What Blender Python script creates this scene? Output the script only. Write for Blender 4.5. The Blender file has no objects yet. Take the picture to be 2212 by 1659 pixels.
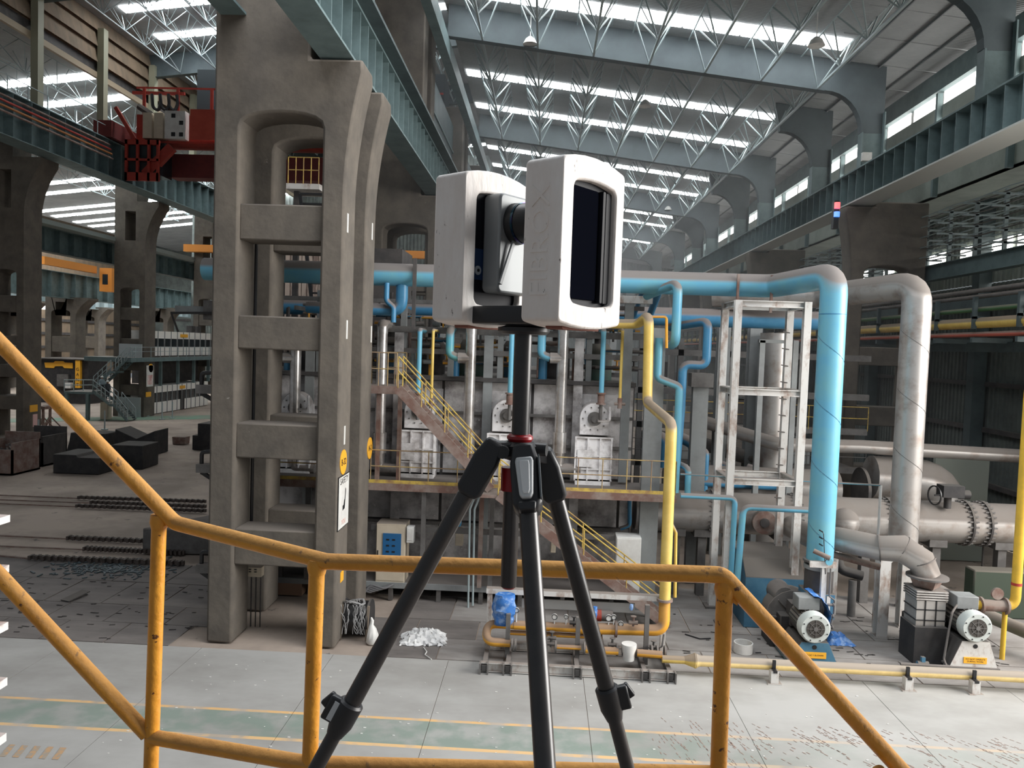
import bpy, math, random
from mathutils import Vector, Matrix
random.seed(7)
SC = bpy.context.scene
COL = SC.collection
# ---------------------------------------------------------------- camera
FPX, CX, CY, CAMH = 1660.0, 1106.0, 829.5, 8.5
AX = Vector((0.99851374, 0.03583034, -0.04106709))
AY = Vector((0.04268738, -0.04569354, 0.99804303))
AZ = Vector((0.03388372, -0.99831272, -0.04715513))
def ray(px, py):
    c = Vector(((px - CX) / FPX, (py - CY) / FPX, 1.0))
    return Vector((AX.dot(c), AY.dot(c), AZ.dot(c)))
def at(px, py, Y=None, X=None, Z=None):
    r = ray(px, py)
    t = Y / r.y if Y is not None else (X / r.x if X is not None else (Z - CAMH) / r.z)
    return Vector((r.x * t, r.y * t, r.z * t + CAMH))
cam = bpy.data.objects.new('camera', bpy.data.cameras.new('camera'))
COL.objects.link(cam)
rt = Vector((AX.x, AY.x, AZ.x)); up = -Vector((AX.y, AY.y, AZ.y)); bk = -Vector((AX.z, AY.z, AZ.z))
m = Matrix((rt, up, bk)).transposed().to_4x4(); m.translation = (0, 0, CAMH)
cam.matrix_world = m
cam.data.sensor_width = 36; cam.data.lens = FPX / 2212 * 36
cam.data.clip_start = 0.05; cam.data.clip_end = 600
SC.camera = cam
# ---------------------------------------------------------------- world, light, exposure
SC.view_settings.view_transform = 'Standard'; SC.view_settings.look = 'None'
SC.view_settings.gamma = 1; SC.view_settings.use_curve_mapping = False
SC.view_settings.exposure = 0.0
cy = SC.cycles
cy.use_denoising = True; cy.max_bounces = 5; cy.diffuse_bounces = 3; cy.glossy_bounces = 3
cy.transmission_bounces = 3; cy.volume_bounces = 0; cy.sample_clamp_indirect = 4
cy.use_adaptive_sampling = True; cy.adaptive_threshold = 0.03
cy.caustics_reflective = False; cy.caustics_refractive = False
W = bpy.data.worlds.new('world'); SC.world = W; W.use_nodes = True
bg = W.node_tree.nodes['Background']
bg.inputs[0].default_value = (0.86, 0.93, 1.0, 1); bg.inputs[1].default_value = 0.22
def area(name, loc, look, sx, sy, power, col=(1, 1, 1)):
    l = bpy.data.lights.new(name, 'AREA'); l.shape = 'RECTANGLE'; l.size = sx; l.size_y = sy
    l.energy = power; l.color = col
    o = bpy.data.objects.new(name, l); COL.objects.link(o); o.location = loc
    o.rotation_euler = (Vector(look) - Vector(loc)).to_track_quat('-Z', 'Y').to_euler()
    return o
area('daylight_open_side', (32, 13, 15), (-4, 19, 5), 24, 16, 21000, (1.0, 0.97, 0.93))
area('daylight_roof_near', (2, 12, 26.5), (2, 15, 0), 24, 12, 5400, (0.95, 0.97, 1.0))
# ---------------------------------------------------------------- materials
def s2l(v):
    v /= 255.0
    return v / 12.92 if v <= 0.04045 else ((v + 0.055) / 1.055) ** 2.4
def rgb(r, g, b): return (s2l(r), s2l(g), s2l(b), 1)
MATS = {}
def mat(name, col, rough=0.7, metal=0.0, col2=None, scale=3.0, lo=0.4, hi=0.65, dust=0.0, dustc=(128, 118, 110),
        bump=0.0, col3=None, scale3=20.0, t3=0.62, stretch=(1, 1, 1), spec=None):
    if name in MATS: return MATS[name]
    M = bpy.data.materials.new(name); M.use_nodes = True; nt = M.node_tree; N = nt.nodes; L = nt.links
    b = N['Principled BSDF']; b.inputs['Roughness'].default_value = rough; b.inputs['Metallic'].default_value = metal
    if spec is not None: b.inputs['Specular IOR Level'].default_value = spec
    cur = None; base = rgb(*col)
    tc = N.new('ShaderNodeTexCoord'); mp = N.new('ShaderNodeMapping'); mp.inputs['Scale'].default_value = stretch
    L.new(tc.outputs['Object'], mp.inputs['Vector'])
    def mixn(fac, a, c):
        mx = N.new('ShaderNodeMix'); mx.data_type = 'RGBA'
        L.new(fac, mx.inputs[0])
        if isinstance(a, tuple): mx.inputs[6].default_value = a
        else: L.new(a, mx.inputs[6])
        mx.inputs[7].default_value = c
        return mx.outputs[2]
    def noise(sc, lo_, hi_, det=5):
        n = N.new('ShaderNodeTexNoise'); n.inputs['Scale'].default_value = sc; n.inputs['Detail'].default_value = det
        n.inputs['Roughness'].default_value = 0.65
        L.new(mp.outputs[0], n.inputs['Vector'])
        r = N.new('ShaderNodeMapRange'); r.inputs[1].default_value = lo_; r.inputs[2].default_value = hi_
        L.new(n.outputs['Fac'], r.inputs[0]); return r.outputs[0]
    cur = base
    if col2: cur = mixn(noise(scale, lo, hi), cur, rgb(*col2))
    if col3: cur = mixn(noise(scale3, t3, t3 + 0.04), cur, rgb(*col3))
    if dust > 0:
        g = N.new('ShaderNodeNewGeometry'); s = N.new('ShaderNodeSeparateXYZ'); L.new(g.outputs['Normal'], s.inputs[0])
        r = N.new('ShaderNodeMapRange'); r.inputs[1].default_value = 0.02; r.inputs[2].default_value = 0.32; r.inputs[4].default_value = dust
        L.new(s.outputs[2], r.inputs[0]); cur = mixn(r.outputs[0], cur, rgb(*dustc))
        r2 = N.new('ShaderNodeMapRange'); r2.inputs[1].default_value = 0.12; r2.inputs[2].default_value = 0.42
        r2.inputs[3].default_value = rough; r2.inputs[4].default_value = 0.95
        L.new(s.outputs[2], r2.inputs[0]); L.new(r2.outputs[0], b.inputs['Roughness'])
        if metal > 0:
            r3 = N.new('ShaderNodeMapRange'); r3.inputs[1].default_value = 0.12; r3.inputs[2].default_value = 0.42
            r3.inputs[3].default_value = metal; r3.inputs[4].default_value = 0.0
            L.new(s.outputs[2], r3.inputs[0]); L.new(r3.outputs[0], b.inputs['Metallic'])
    if isinstance(cur, tuple): b.inputs['Base Color'].default_value = cur
    else: L.new(cur, b.inputs['Base Color'])
    if bump > 0:
        n = N.new('ShaderNodeTexNoise'); n.inputs['Scale'].default_value = scale * 6; n.inputs['Detail'].default_value = 4
        L.new(mp.outputs[0], n.inputs['Vector'])
        bm = N.new('ShaderNodeBump'); bm.inputs['Strength'].default_value = bump; bm.inputs['Distance'].default_value = 0.02
        L.new(n.outputs['Fac'], bm.inputs['Height']); L.new(bm.outputs[0], b.inputs['Normal'])
    MATS[name] = M; return M
def emit(name, col, s):
    M = bpy.data.materials.new(name); M.use_nodes = True; nt = M.node_tree
    b = nt.nodes['Principled BSDF']; b.inputs['Base Color'].default_value = (0.8, 0.8, 0.8, 1)
    b.inputs['Emission Color'].default_value = rgb(*col); b.inputs['Emission Strength'].default_value = s
    return M
CONC = mat('concrete', (110, 103, 94), 0.92, 0, (88, 83, 77), 0.9, 0.35, 0.68, dust=0.6, dustc=(132, 124, 116), bump=0.6, col3=(176, 172, 166), scale3=5.5, t3=0.72)
TEAL = mat('teal_paint', (112, 132, 134), 0.6, 0, (94, 112, 114), 1.5, 0.4, 0.7, dust=0.8)
TEALD = mat('teal_dark_steel', (80, 94, 96), 0.6, 0, (64, 76, 78), 1.0)
TEALP = mat('pale_teal_truss_paint', (158, 172, 174), 0.55)
ROOFM = mat('grey_roof_sheet', (162, 165, 166), 0.85, 0, (146, 149, 150), 0.4)
_n = ROOFM.node_tree.nodes; _l = ROOFM.node_tree.links
_w = _n.new('ShaderNodeTexWave'); _w.bands_direction = 'Y'; _w.inputs['Scale'].default_value = 2.2
_t = _n.new('ShaderNodeTexCoord'); _l.new(_t.outputs['Object'], _w.inputs['Vector'])
_b = _n.new('ShaderNodeBump'); _b.inputs['Strength'].default_value = 0.3; _b.inputs['Distance'].default_value = 0.05
_l.new(_w.outputs['Fac'], _b.inputs['Height']); _l.new(_b.outputs[0], _n['Principled BSDF'].inputs['Normal'])
BEAMG = mat('grey_teal_roof_beam', (86, 97, 101), 0.7, 0, (76, 86, 90), 0.8)
WALLB = mat('brown_wall_cladding', (136, 118, 98), 0.8, 0, (116, 102, 86), 1.2, stretch=(1, 1, 0.2))
WALLG = mat('grey_corrugated_cladding', (104, 112, 108), 0.75, 0, (84, 90, 88), 0.8)
WALLL = mat('pale_corrugated_cladding', (160, 168, 160), 0.75, 0, (140, 148, 140), 0.8)
BLUE = mat('blue_pipe_paint', (104, 174, 204), 0.36, 0, (116, 180, 196), 1.2, dust=0.95, dustc=(128, 118, 112))
BLUED = mat('deep_blue_pipe_paint', (62, 126, 166), 0.4, 0, (76, 138, 174), 1.5, dust=0.95, dustc=(126, 116, 110))
BLUEBOX = mat('blue_box_paint', (62, 108, 136), 0.6, 0, (80, 124, 148), 1.5, dust=1.0, dustc=(110, 104, 98))
YEL = mat('yellow_gas_pipe_paint', (230, 200, 112), 0.4, 0, (214, 180, 86), 1.2, dust=0.95, dustc=(140, 126, 112))
YELG = mat('sun_bleached_yellow_pipe', (236, 208, 140), 0.5, 0, (214, 186, 122), 2.0, dust=1.0, dustc=(150, 140, 128))
YELO = mat('orange_gas_pipe_paint', (240, 176, 60), 0.4, 0, (220, 156, 56), 1.5, dust=0.9, dustc=(140, 120, 106))
RAILM = mat('yellow_guardrail_paint', (226, 158, 56), 0.36, 0, (206, 138, 44), 5, dust=0.62, dustc=(168, 132, 88), col3=(92, 54, 32), scale3=26, t3=0.64, bump=0.25)
RAILS = mat('thin_yellow_rail_paint', (206, 178, 84), 0.6, 0, (150, 118, 84), 3)
RUST = mat('dusty_rust_steel', (120, 92, 82), 0.8, 0, (146, 132, 124), 2.0, dust=0.8)
STEEL = mat('dusty_grey_steel', (112, 110, 108), 0.65, 0.15, (90, 87, 85), 1.5, dust=0.85, dustc=(116, 109, 104))
GREYP = mat('grey_column_paint', (140, 144, 144), 0.6, 0, (124, 126, 126), 1.0)
DARKS = mat('sooty_dark_steel', (66, 64, 64), 0.7, 0.1, (84, 80, 78), 1.5, dust=0.7, dustc=(110, 104, 98))
BLACKS = mat('black_steel', (44, 44, 46), 0.6, 0.2, (60, 58, 58), 2, dust=0.6, dustc=(96, 92, 88))
SILV = mat('silver_duct_cladding', (216, 214, 212), 0.3, 0.75, (160, 152, 146), 1.3, dust=0.95, dustc=(130, 122, 116))
SILVR = mat('stained_silver_duct', (184, 181, 178), 0.4, 0.6, (146, 128, 116), 1.4, 0.48, 0.75, dust=0.92, dustc=(118, 111, 105))
WHITEST = mat('rust_streaked_white_steel', (214, 212, 208), 0.5, 0.1, (158, 134, 120), 3.0, 0.5, 0.7, dust=0.9, stretch=(1, 1, 0.5))
FURN = mat('sooty_furnace_plate', (196, 193, 192), 0.7, 0.0, (104, 99, 98), 1.2, 0.4, 0.68, dust=0.8, col3=(222, 218, 216), scale3=6, t3=0.66)
FURNW = mat('whitish_burner_casing', (240, 238, 238), 0.6, 0.0, (170, 164, 162), 2.2, 0.45, 0.7, dust=0.7)
BEIGE = mat('beige_cabinet_paint', (206, 194, 174), 0.5, 0, (196, 184, 164), 2, dust=0.8)
WHITE = mat('white_paint', (226, 226, 222), 0.5, 0, (210, 208, 204), 2)
RED = mat('crane_red_paint', (176, 62, 48), 0.6, 0, (150, 52, 42), 0.8, dust=0.5, dustc=(120, 80, 72))
REDD = mat('dark_crane_red', (112, 46, 44), 0.7, 0, (96, 40, 40), 0.8)
ORANGE = mat('orange_crane_paint', (214, 136, 50), 0.6)
BLKM = mat('black_plastic', (34, 34, 36), 0.42)
GLASS = mat('dark_cabin_glass', (40, 46, 50), 0.15)
SIGNO = mat('orange_sign', (240, 176, 50), 0.5)
BLUET = mat('blue_tarp', (56, 116, 190), 0.45, 0, (140, 170, 212), 5, 0.48, 0.62)
SKYL = emit('daylit_roof_pane', (250, 253, 255), 12.0)
SKYL2 = emit('daylit_left_roof_pane', (250, 253, 255), 24.0)
CLER = emit('daylit_clerestory_pane', (255, 252, 246), 5.0)
# ---------------------------------------------------------------- mesh building
class MB:
    def __init__(s): s.v = []; s.f = []
    def add(s, vs, fs):
        n = len(s.v); s.v += [tuple(v) for v in vs]; s.f += [tuple(i + n for i in f) for f in fs]; return s
    def box(s, a, b):
        x0, y0, z0 = a; x1, y1, z1 = b
        x0, x1 = sorted((x0, x1)); y0, y1 = sorted((y0, y1)); z0, z1 = sorted((z0, z1))
        return s.add([(x0, y0, z0), (x1, y0, z0), (x1, y1, z0), (x0, y1, z0), (x0, y0, z1), (x1, y0, z1), (x1, y1, z1), (x0, y1, z1)],
              [(3, 2, 1, 0), (4, 5, 6, 7), (0, 1, 5, 4), (1, 2, 6, 5), (2, 3, 7, 6), (3, 0, 4, 7)])
    def bar(s, p, q, w, h=None, upv=(0, 0, 1)):
        p = Vector(p); q = Vector(q); h = h or w; d = (q - p).normalized(); u = Vector(upv)
        if abs(d.dot(u)) > 0.98: u = Vector((0, 1, 0))
        a = d.cross(u).normalized(); c = a.cross(d).normalized(); a = a * w / 2; c = c * h / 2
        return s.add([p - a - c, p + a - c, p + a + c, p - a + c, q - a - c, q + a - c, q + a + c, q - a + c],
              [(0, 1, 2, 3), (7, 6, 5, 4), (4, 5, 1, 0), (5, 6, 2, 1), (6, 7, 3, 2), (7, 4, 0, 3)])
    def ibar(s, p, q, w, h, t=0.03, upv=(0, 0, 1)):
        p = Vector(p); q = Vector(q); d = (q - p).normalized(); u = Vector(upv)
        if abs(d.dot(u)) > 0.98: u = Vector((0, 1, 0))
        c = (d.cross(u)).normalized().cross(d).normalized()
        o = c * (h / 2 - t / 2)
        s.bar(p + o, q + o, w, t, upv); s.bar(p - o, q - o, w, t, upv); s.bar(p, q, t, h - 2 * t, upv); return s
    def tube(s, path, r, seg=14, cap=True):
        P = [Vector(p) for p in path]; n = len(P)
        R = r if isinstance(r, (list, tuple)) else [r] * n
        T = [((P[min(i + 1, n - 1)] - P[max(i - 1, 0)])).normalized() for i in range(n)]
        u = Vector((0, 0, 1)) if abs(T[0].z) < 0.9 else Vector((0, 1, 0))
        u = (u - T[0] * u.dot(T[0])).normalized(); vs = []; fs = []
        for i in range(n):
            u = (u - T[i] * u.dot(T[i])).normalized(); w = T[i].cross(u)
            for k in range(seg):
                a = 2 * math.pi * k / seg; vs.append(P[i] + (u * math.cos(a) + w * math.sin(a)) * R[i])
        for i in range(n - 1):
            for k in range(seg):
                k2 = (k + 1) % seg; fs.append((i * seg + k, i * seg + k2, (i + 1) * seg + k2, (i + 1) * seg + k))
        if cap:
            fs.append(tuple(range(seg - 1, -1, -1))); fs.append(tuple((n - 1) * seg + k for k in range(seg)))
        return s.add(vs, fs)
    def pipe(s, path, r, bend=None, seg=14, steps=6, cap=True):
        P = [Vector(p) for p in path]; bend = bend or 1.5 * r; out = [P[0]]
        for i in range(1, len(P) - 1):
            a = P[i - 1] - P[i]; c = P[i + 1] - P[i]; la = a.length; lc = c.length; a.normalize(); c.normalize()
            ang = a.angle(c)
            if ang > 3.1: out.append(P[i]); continue
            t = min(bend / math.tan(ang / 2), la * 0.49, lc * 0.49)
            p0 = P[i] + a * t; p1 = P[i] + c * t
            for k in range(steps + 1):
                f = k / steps; out.append(p0 * (1 - f) ** 2 + P[i] * 2 * f * (1 - f) + p1 * f * f)
        out.append(P[-1]); return s.tube(out, r, seg, cap)
    def disc(s, c, axis, r, t, seg=20, r2=None):
        c = Vector(c); a = Vector(axis).normalized() * t / 2; return s.tube([c - a, c + a], [r, r if r2 is None else r2], seg)
    def ring(s, c, axis, ro, ri, t, seg=24):
        c = Vector(c); ax = Vector(axis).normalized(); u = Vector((0, 0, 1)) if abs(ax.z) < 0.9 else Vector((0, 1, 0))
        u = (u - ax * u.dot(ax)).normalized(); w = ax.cross(u); vs = []; fs = []
        for k in range(seg):
            a = 2 * math.pi * k / seg; d = u * math.cos(a) + w * math.sin(a)
            vs += [c + d * ro - ax * t / 2, c + d * ro + ax * t / 2, c + d * ri + ax * t / 2, c + d * ri - ax * t / 2]
        for k in range(seg):
            o = k * 4; p = ((k + 1) % seg) * 4
            for j in range(4): fs.append((o + j, p + j, p + (j + 1) % 4, o + (j + 1) % 4))
        return s.add(vs, fs)
    def prism(s, pts, ax, a, b):
        """pts: 2-D outline; ax: extrude axis ('x','y','z') from a to b"""
        f = {'y': lambda p, d: (p[0], d, p[1]), 'x': lambda p, d: (d, p[0], p[1]), 'z': lambda p, d: (p[0], p[1], d)}[ax]
        n = len(pts)
        return s.add([f(p, a) for p in pts] + [f(p, b) for p in pts],
              [tuple(range(n)), tuple(range(2 * n - 1, n - 1, -1))] + [(i, i + n, (i + 1) % n + n, (i + 1) % n) for i in range(n)])
    def prof(s, pts, o, ex, ey, ez, t):
        """outline pts in plane (ex,ey) at origin o, thickness t along ez"""
        o = Vector(o); ex = Vector(ex); ey = Vector(ey); ez = Vector(ez); n = len(pts)
        A = [o + ex * p[0] + ey * p[1] for p in pts]
        return s.add(A + [p + ez * t for p in A], [tuple(range(n - 1, -1, -1)), tuple(range(n, 2 * n))] + [(i, (i + 1) % n, (i + 1) % n + n, i + n) for i in range(n)])
    def mesh(s, name, m=None, bev=0, flip=True):
        me = bpy.data.meshes.new(name); me.from_pydata(s.v, [], s.f)
        import bmesh
        bm = bmesh.new(); bm.from_mesh(me); bmesh.ops.recalc_face_normals(bm, faces=bm.faces); bm.to_mesh(me); bm.free()
        me.shade_smooth(); me.set_sharp_from_angle(angle=math.radians(38))
        if m: me.materials.append(m)
        return me
def link(name, data, parent=None):
    o = bpy.data.objects.new(name, data); COL.objects.link(o)
    if parent is not None:
        o.parent = parent
        o.matrix_parent_inverse = Matrix.Translation(parent.location).inverted() if parent.get('wc') else Matrix()
    return o
def ob(name, mb, m, parent=None, bev=0):
    """mb in world coordinates; a child keeps them through its parent's location"""
    o = link(name, mb.mesh(name, m), None)
    if parent is not None:
        o.parent = parent; o.matrix_parent_inverse = Matrix.Translation(-Vector(wloc(parent)))
    if bev:
        b = o.modifiers.new('bevel', 'BEVEL'); b.width = bev; b.segments = 2; b.limit_method = 'ANGLE'; b.angle_limit = 0.7
    return o
def wloc(o):
    return Vector(o.location) if o.parent is None else (o.parent_world if False else (Vector(o.location) + (o.matrix_parent_inverse.translation + wloc(o.parent))))
def share(name, me, loc, parent=None, rotz=0):
    o = bpy.data.objects.new(name, me); COL.objects.link(o); o.location = loc; o.rotation_euler[2] = rotz
    if parent is not None:
        o.parent = parent; o.matrix_parent_inverse = Matrix.Translation(-Vector(wloc(parent)))
    return o
def tag(o, label, cat, group=None):
    o['label'] = label; o['category'] = cat
    if group: o['group'] = group
    return o
def thing(name, label, cat, loc=(0, 0, 0), group=None):
    o = bpy.data.objects.new(name, None); COL.objects.link(o); o.location = loc; o.empty_display_size = 0.2
    return tag(o, label, cat, group)
def struct(o): o['kind'] = 'structure'; return o
def stuff(o): o['kind'] = 'stuff'; return o
def txt(name, s, size, origin, ex, ey, m, parent=None, ext=0.002, align='CENTER'):
    """lettering in the plane (ex, ey), as a mesh"""
    cu = bpy.data.curves.new(name, 'FONT'); cu.body = s; cu.size = size; cu.extrude = ext; cu.align_x = align; cu.align_y = 'CENTER'
    cu.resolution_u = 3
    tmp = bpy.data.objects.new('tmp', cu); COL.objects.link(tmp)
    dg = bpy.context.evaluated_depsgraph_get(); me = bpy.data.meshes.new_from_object(tmp.evaluated_get(dg))
    bpy.data.objects.remove(tmp)
    ex = Vector(ex).normalized(); ey = Vector(ey).normalized(); ez = ex.cross(ey)
    M = Matrix((ex, ey, ez)).transposed().to_4x4(); M.translation = origin; me.transform(M)
    me.materials.clear(); me.materials.append(m)
    o = bpy.data.objects.new(name, me); COL.objects.link(o)
    if parent is not None:
        o.parent = parent; o.matrix_parent_inverse = Matrix.Translation(-Vector(wloc(parent)))
    return o
# ================================================================ FLOOR
floor = struct(ob('floor', MB().box((-95, -30, -0.4), (45, 150, -0.03)), mat('yard_concrete', (170, 156, 144), 0.9, 0, (142, 130, 120), 0.25, 0.4, 0.62, bump=0.2, col3=(106, 100, 96), scale3=1.3, t3=0.64)))
def slab_mat():
    M = mat('slab_concrete', (170, 169, 166), 0.75, 0, (146, 144, 140), 0.35, 0.38, 0.66, bump=0.15, col3=(206, 206, 204), scale3=9, t3=0.72, stretch=(0.6, 1, 1))
    nt = M.node_tree; N = nt.nodes; L = nt.links; b = N['Principled BSDF']
    src = b.inputs['Base Color'].links[0].from_socket
    tc = N.new('ShaderNodeTexCoord'); sp = N.new('ShaderNodeSeparateXYZ'); L.new(tc.outputs['Object'], sp.inputs[0])
    wn = N.new('ShaderNodeTexNoise'); wn.inputs['Scale'].default_value = 1.6; wn.inputs['Detail'].default_value = 8; L.new(tc.outputs['Object'], wn.inputs['Vector'])
    def m(op, a, b_):
        x = N.new('ShaderNodeMath'); x.operation = op
        for i, v in enumerate((a, b_)):
            if isinstance(v, (int, float)): x.inputs[i].default_value = v
            else: L.new(v, x.inputs[i])
        return x.outputs[0]
    def band(lo, hi, amt, c, src, wl=0.42, wh=0.6):
        k = m('MULTIPLY', m('GREATER_THAN', sp.outputs[1], lo), m('LESS_THAN', sp.outputs[1], hi))
        r = N.new('ShaderNodeMapRange'); r.inputs[1].default_value = wl; r.inputs[2].default_value = wh
        r.inputs[3].default_value = amt; r.inputs[4].default_value = amt * 0.25; L.new(wn.outputs['Fac'], r.inputs[0])
        k = m('MULTIPLY', k, r.outputs[0])
        wx = N.new('ShaderNodeMapRange'); wx.inputs[1].default_value = 1.5; wx.inputs[2].default_value = 5.0; wx.inputs[3].default_value = 1.0; wx.inputs[4].default_value = 0.3; L.new(sp.outputs[0], wx.inputs[0]); k = m('MULTIPLY', k, wx.outputs[0])
        x = N.new('ShaderNodeMix'); x.data_type = 'RGBA'; L.new(k, x.inputs[0]); L.new(src, x.inputs[6]); x.inputs[7].default_value = rgb(*c)
        return x.outputs[2]
    # painted walkway: worn green between two yellow lines, worn away towards the right
    src = band(15.86, 16.92, 0.7, (118, 138, 126), src); src = band(16.92, 17.03, 0.9, (224, 180, 120), src, 0.45, 0.62); src = band(15.74, 15.86, 0.9, (224, 184, 128), src, 0.45, 0.6)
    L.new(src, b.inputs['Base Color']); return M
SLAB = slab_mat()
xs = [-24, -20, -16.4, -12.8, -9.1, -5.45, -2.3, 1.3, 4.9, 8.7, 12.4, 16, 19.8]; ys = [9.5, 20.35]
for j in range(1):
    for i in range(len(xs) - 1):
        g = 0.007; o = ob('floor_slab', MB().box((xs[i] + g, ys[j] + g, -0.12), (xs[i + 1] - g, ys[j + 1] - g, random.uniform(-0.004, 0.0))), SLAB, floor)
PLATE = mat('dusty_floor_plate', (150, 146, 142), 0.8, 0, (120, 114, 110), 0.7, 0.4, 0.65, bump=0.2, col3=(84, 80, 78), scale3=5, t3=0.68, stretch=(0.5, 1.4, 1))
PLATED = mat('sooty_floor_plate', (122, 116, 112), 0.85, 0, (100, 95, 92), 0.7, 0.4, 0.65, bump=0.2, col3=(74, 70, 68), scale3=5, t3=0.66, stretch=(0.5, 1.4, 1))
y = 20.37
for rw, dy in enumerate([1.5, 1.5, 2.2, 2.2]):
    x = -23.0 - (rw % 2) * 0.9
    while x < 15.5:
        w = 1.85
        if not (-9.3 < x + w / 2 < -5.3):
            ob('floor_plate', MB().box((x + 0.02, y + 0.02, -0.1), (x + w - 0.02, y + dy - 0.02, random.uniform(-0.012, 0.004))), PLATED if x < -3 else PLATE, floor)
        x += w
    y += dy
# sunken pedestal strip under the first columns
# ================================================================ ROOF over the right bay
SL = -0.125
def zr(x): return 24.85 + SL * x            # underside of sheets, right bay
BE = [39.0, 57.0, 75.0, 93.0, 111.0]
roofR = MB(); roofR.prism([(-5.6, zr(-5.6)), (21.5, zr(21.5)), (21.5, zr(21.5) + 0.12), (-5.6, zr(-5.6) + 0.12)], 'y', 19, 130)
ceil_ = struct(ob('ceiling_right_bay', roofR, ROOFM))
for x in (14.3, 15.8, 17.3): ob('roof_purlin', MB().box((x, 19, zr(x) - 0.12), (x + 0.06, 116, zr(x))), mat('roof_purlin_grey', (120, 124, 126), 0.8), ceil_)
for k in range(34):
    yy = 22 + k * 2.8; ob('roof_seam', MB().prism([(13.0, zr(13.0) - 0.03), (20, zr(20) - 0.03), (20, zr(20)), (13.0, zr(13.0))], 'y', yy, yy + 0.05), ROOFM, ceil_)
rib = MB()
for k in range(int((112 - 22) / 0.9)):
    yy = 22 + k * 0.9
    rib.prism([(12.9, zr(12.9) - 0.05), (20, zr(20) - 0.05), (20, zr(20)), (12.9, zr(12.9))], 'y', yy, yy + 0.12)
# skylight strips: panes between the trusses
def plane_hit(px, py, z0, sl, x0=0.0):
    r = ray(px, py); t = (z0 + sl * (0 - x0) - CAMH) / (r.z - sl * r.x); return Vector((r.x * t, r.y * t, CAMH + r.z * t))
TX = [-3.64, -0.88, 1.88, 4.63, 7.37, 10.1, 12.85]
sky = MB()
SY = []
for (px, py) in [(1300, 22), (1342, 206), (1324, 271), (1295, 353.5), (1285, 389), (1400, 462), (1400, 484), (1400, 509), (1400, 525), (1400, 543), (1400, 552)]:
    SY.append(plane_hit(px, py, 24.8, SL).y)
nwin = 0
for i, sy in enumerate(SY):
    nwin += 1
    w = thing('window_%d' % nwin, 'x', 'x', (0, sy, 23.5)); del w['label']; del w['category']; struct(w)
    hw = 0.50 if i else 0.62
    ex = [-5.5] + TX[:-1] + [13.6]
    n = 3 if i < 5 else 1
    for a, b2 in zip(ex[:-1], ex[1:]):
        for q in range(2 if i < 5 else 1):
            nn = 2 if i < 5 else 1
            xa = a + (b2 - a) * q / nn + 0.05; xb = a + (b2 - a) * (q + 1) / nn - 0.05
            ob('pane', MB().prism([(xa, zr(xa) - 0.06), (xb, zr(xb) - 0.06), (xb, zr(xb) - 0.03), (xa, zr(xa) - 0.03)], 'y', sy - hw, sy + hw), SKYL, w)
# portal beams with haunch and pillar
def portal(yb, full, lab):
    t = thing('portal_frame', lab, 'roof frame', (14, yb, 0), 'steel portal frames of the right bay')
    zb = lambda x: 23.25 + SL * x
    if full:
        g = MB(); g.prism([(-5.4, zb(-5.4)), (13.2, zb(13.2)), (13.2, zr(13.2)), (-5.4, zr(-5.4))], 'y', yb - 0.02, yb + 0.02)
        ob('web', g, BEAMG, t)
        g = MB(); g.prism([(-5.4, zb(-5.4) - 0.04), (13.2, zb(13.2) - 0.04), (13.2, zb(13.2)), (-5.4, zb(-5.4))], 'y', yb - 0.22, yb + 0.22)
        ob('bottom_flange', g, BEAMG, t)
    # curved knee
    pts = []; xk = 15.1; zk = zb(13.2)
    for k in range(9):
        a = math.pi / 2 * k / 8; pts.append((13.2 + 1.9 * math.sin(a), zk - 2.0 * (1 - math.cos(a))))
    x0 = 13.2 if full else 12.9
    if not full: pts = [(12.9, zr(12.9) - 0.35)] + pts
    outer = [(16.2, zk - 2.0), (16.2, zr(16.2)), (x0, zr(x0))]
    g = MB(); g.prism(pts + outer, 'y', yb - 0.03, yb + 0.03); ob('knee_plate', g, BEAMG, t)
    g = MB()
    for p, q in zip(pts[:-1], pts[1:]): g.bar((p[0], yb, p[1]), (q[0], yb, q[1]), 0.45, 0.05, (0, 0, 1) if abs(p[0] - q[0]) > abs(p[1] - q[1]) else (1, 0, 0))
    ob('knee_flange', g, BEAMG, t)
    g = MB(); g.box((15.1, yb - 0.25, 16.4), (15.16, yb + 0.25, zk - 2)); g.box((16.14, yb - 0.25, 16.4), (16.2, yb + 0.25, zk - 1.0)); g.box((15.16, yb - 0.02, 16.4), (16.14, yb + 0.02, zk - 1.9))
    ob('pillar', g, TEAL, t)
nm = ['nearest', 'second', 'third', 'fourth', 'fifth', 'sixth', 'seventh', 'eighth', 'ninth', 'tenth', 'eleventh', 'twelfth', 'thirteenth', 'fourteenth', 'fifteenth', 'sixteenth']
for k, yb in enumerate([21.0] + BE): portal(yb, True, 'teal roof beam across the right bay ending in a curved knee, %s from the camera' % nm[k])
for k, yb in enumerate([28.5, 46.0, 64.0, 82.0]): portal(yb, False, 'short teal knee bracket and pillar between the full roof beams, %s from the camera' % nm[k])
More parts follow.
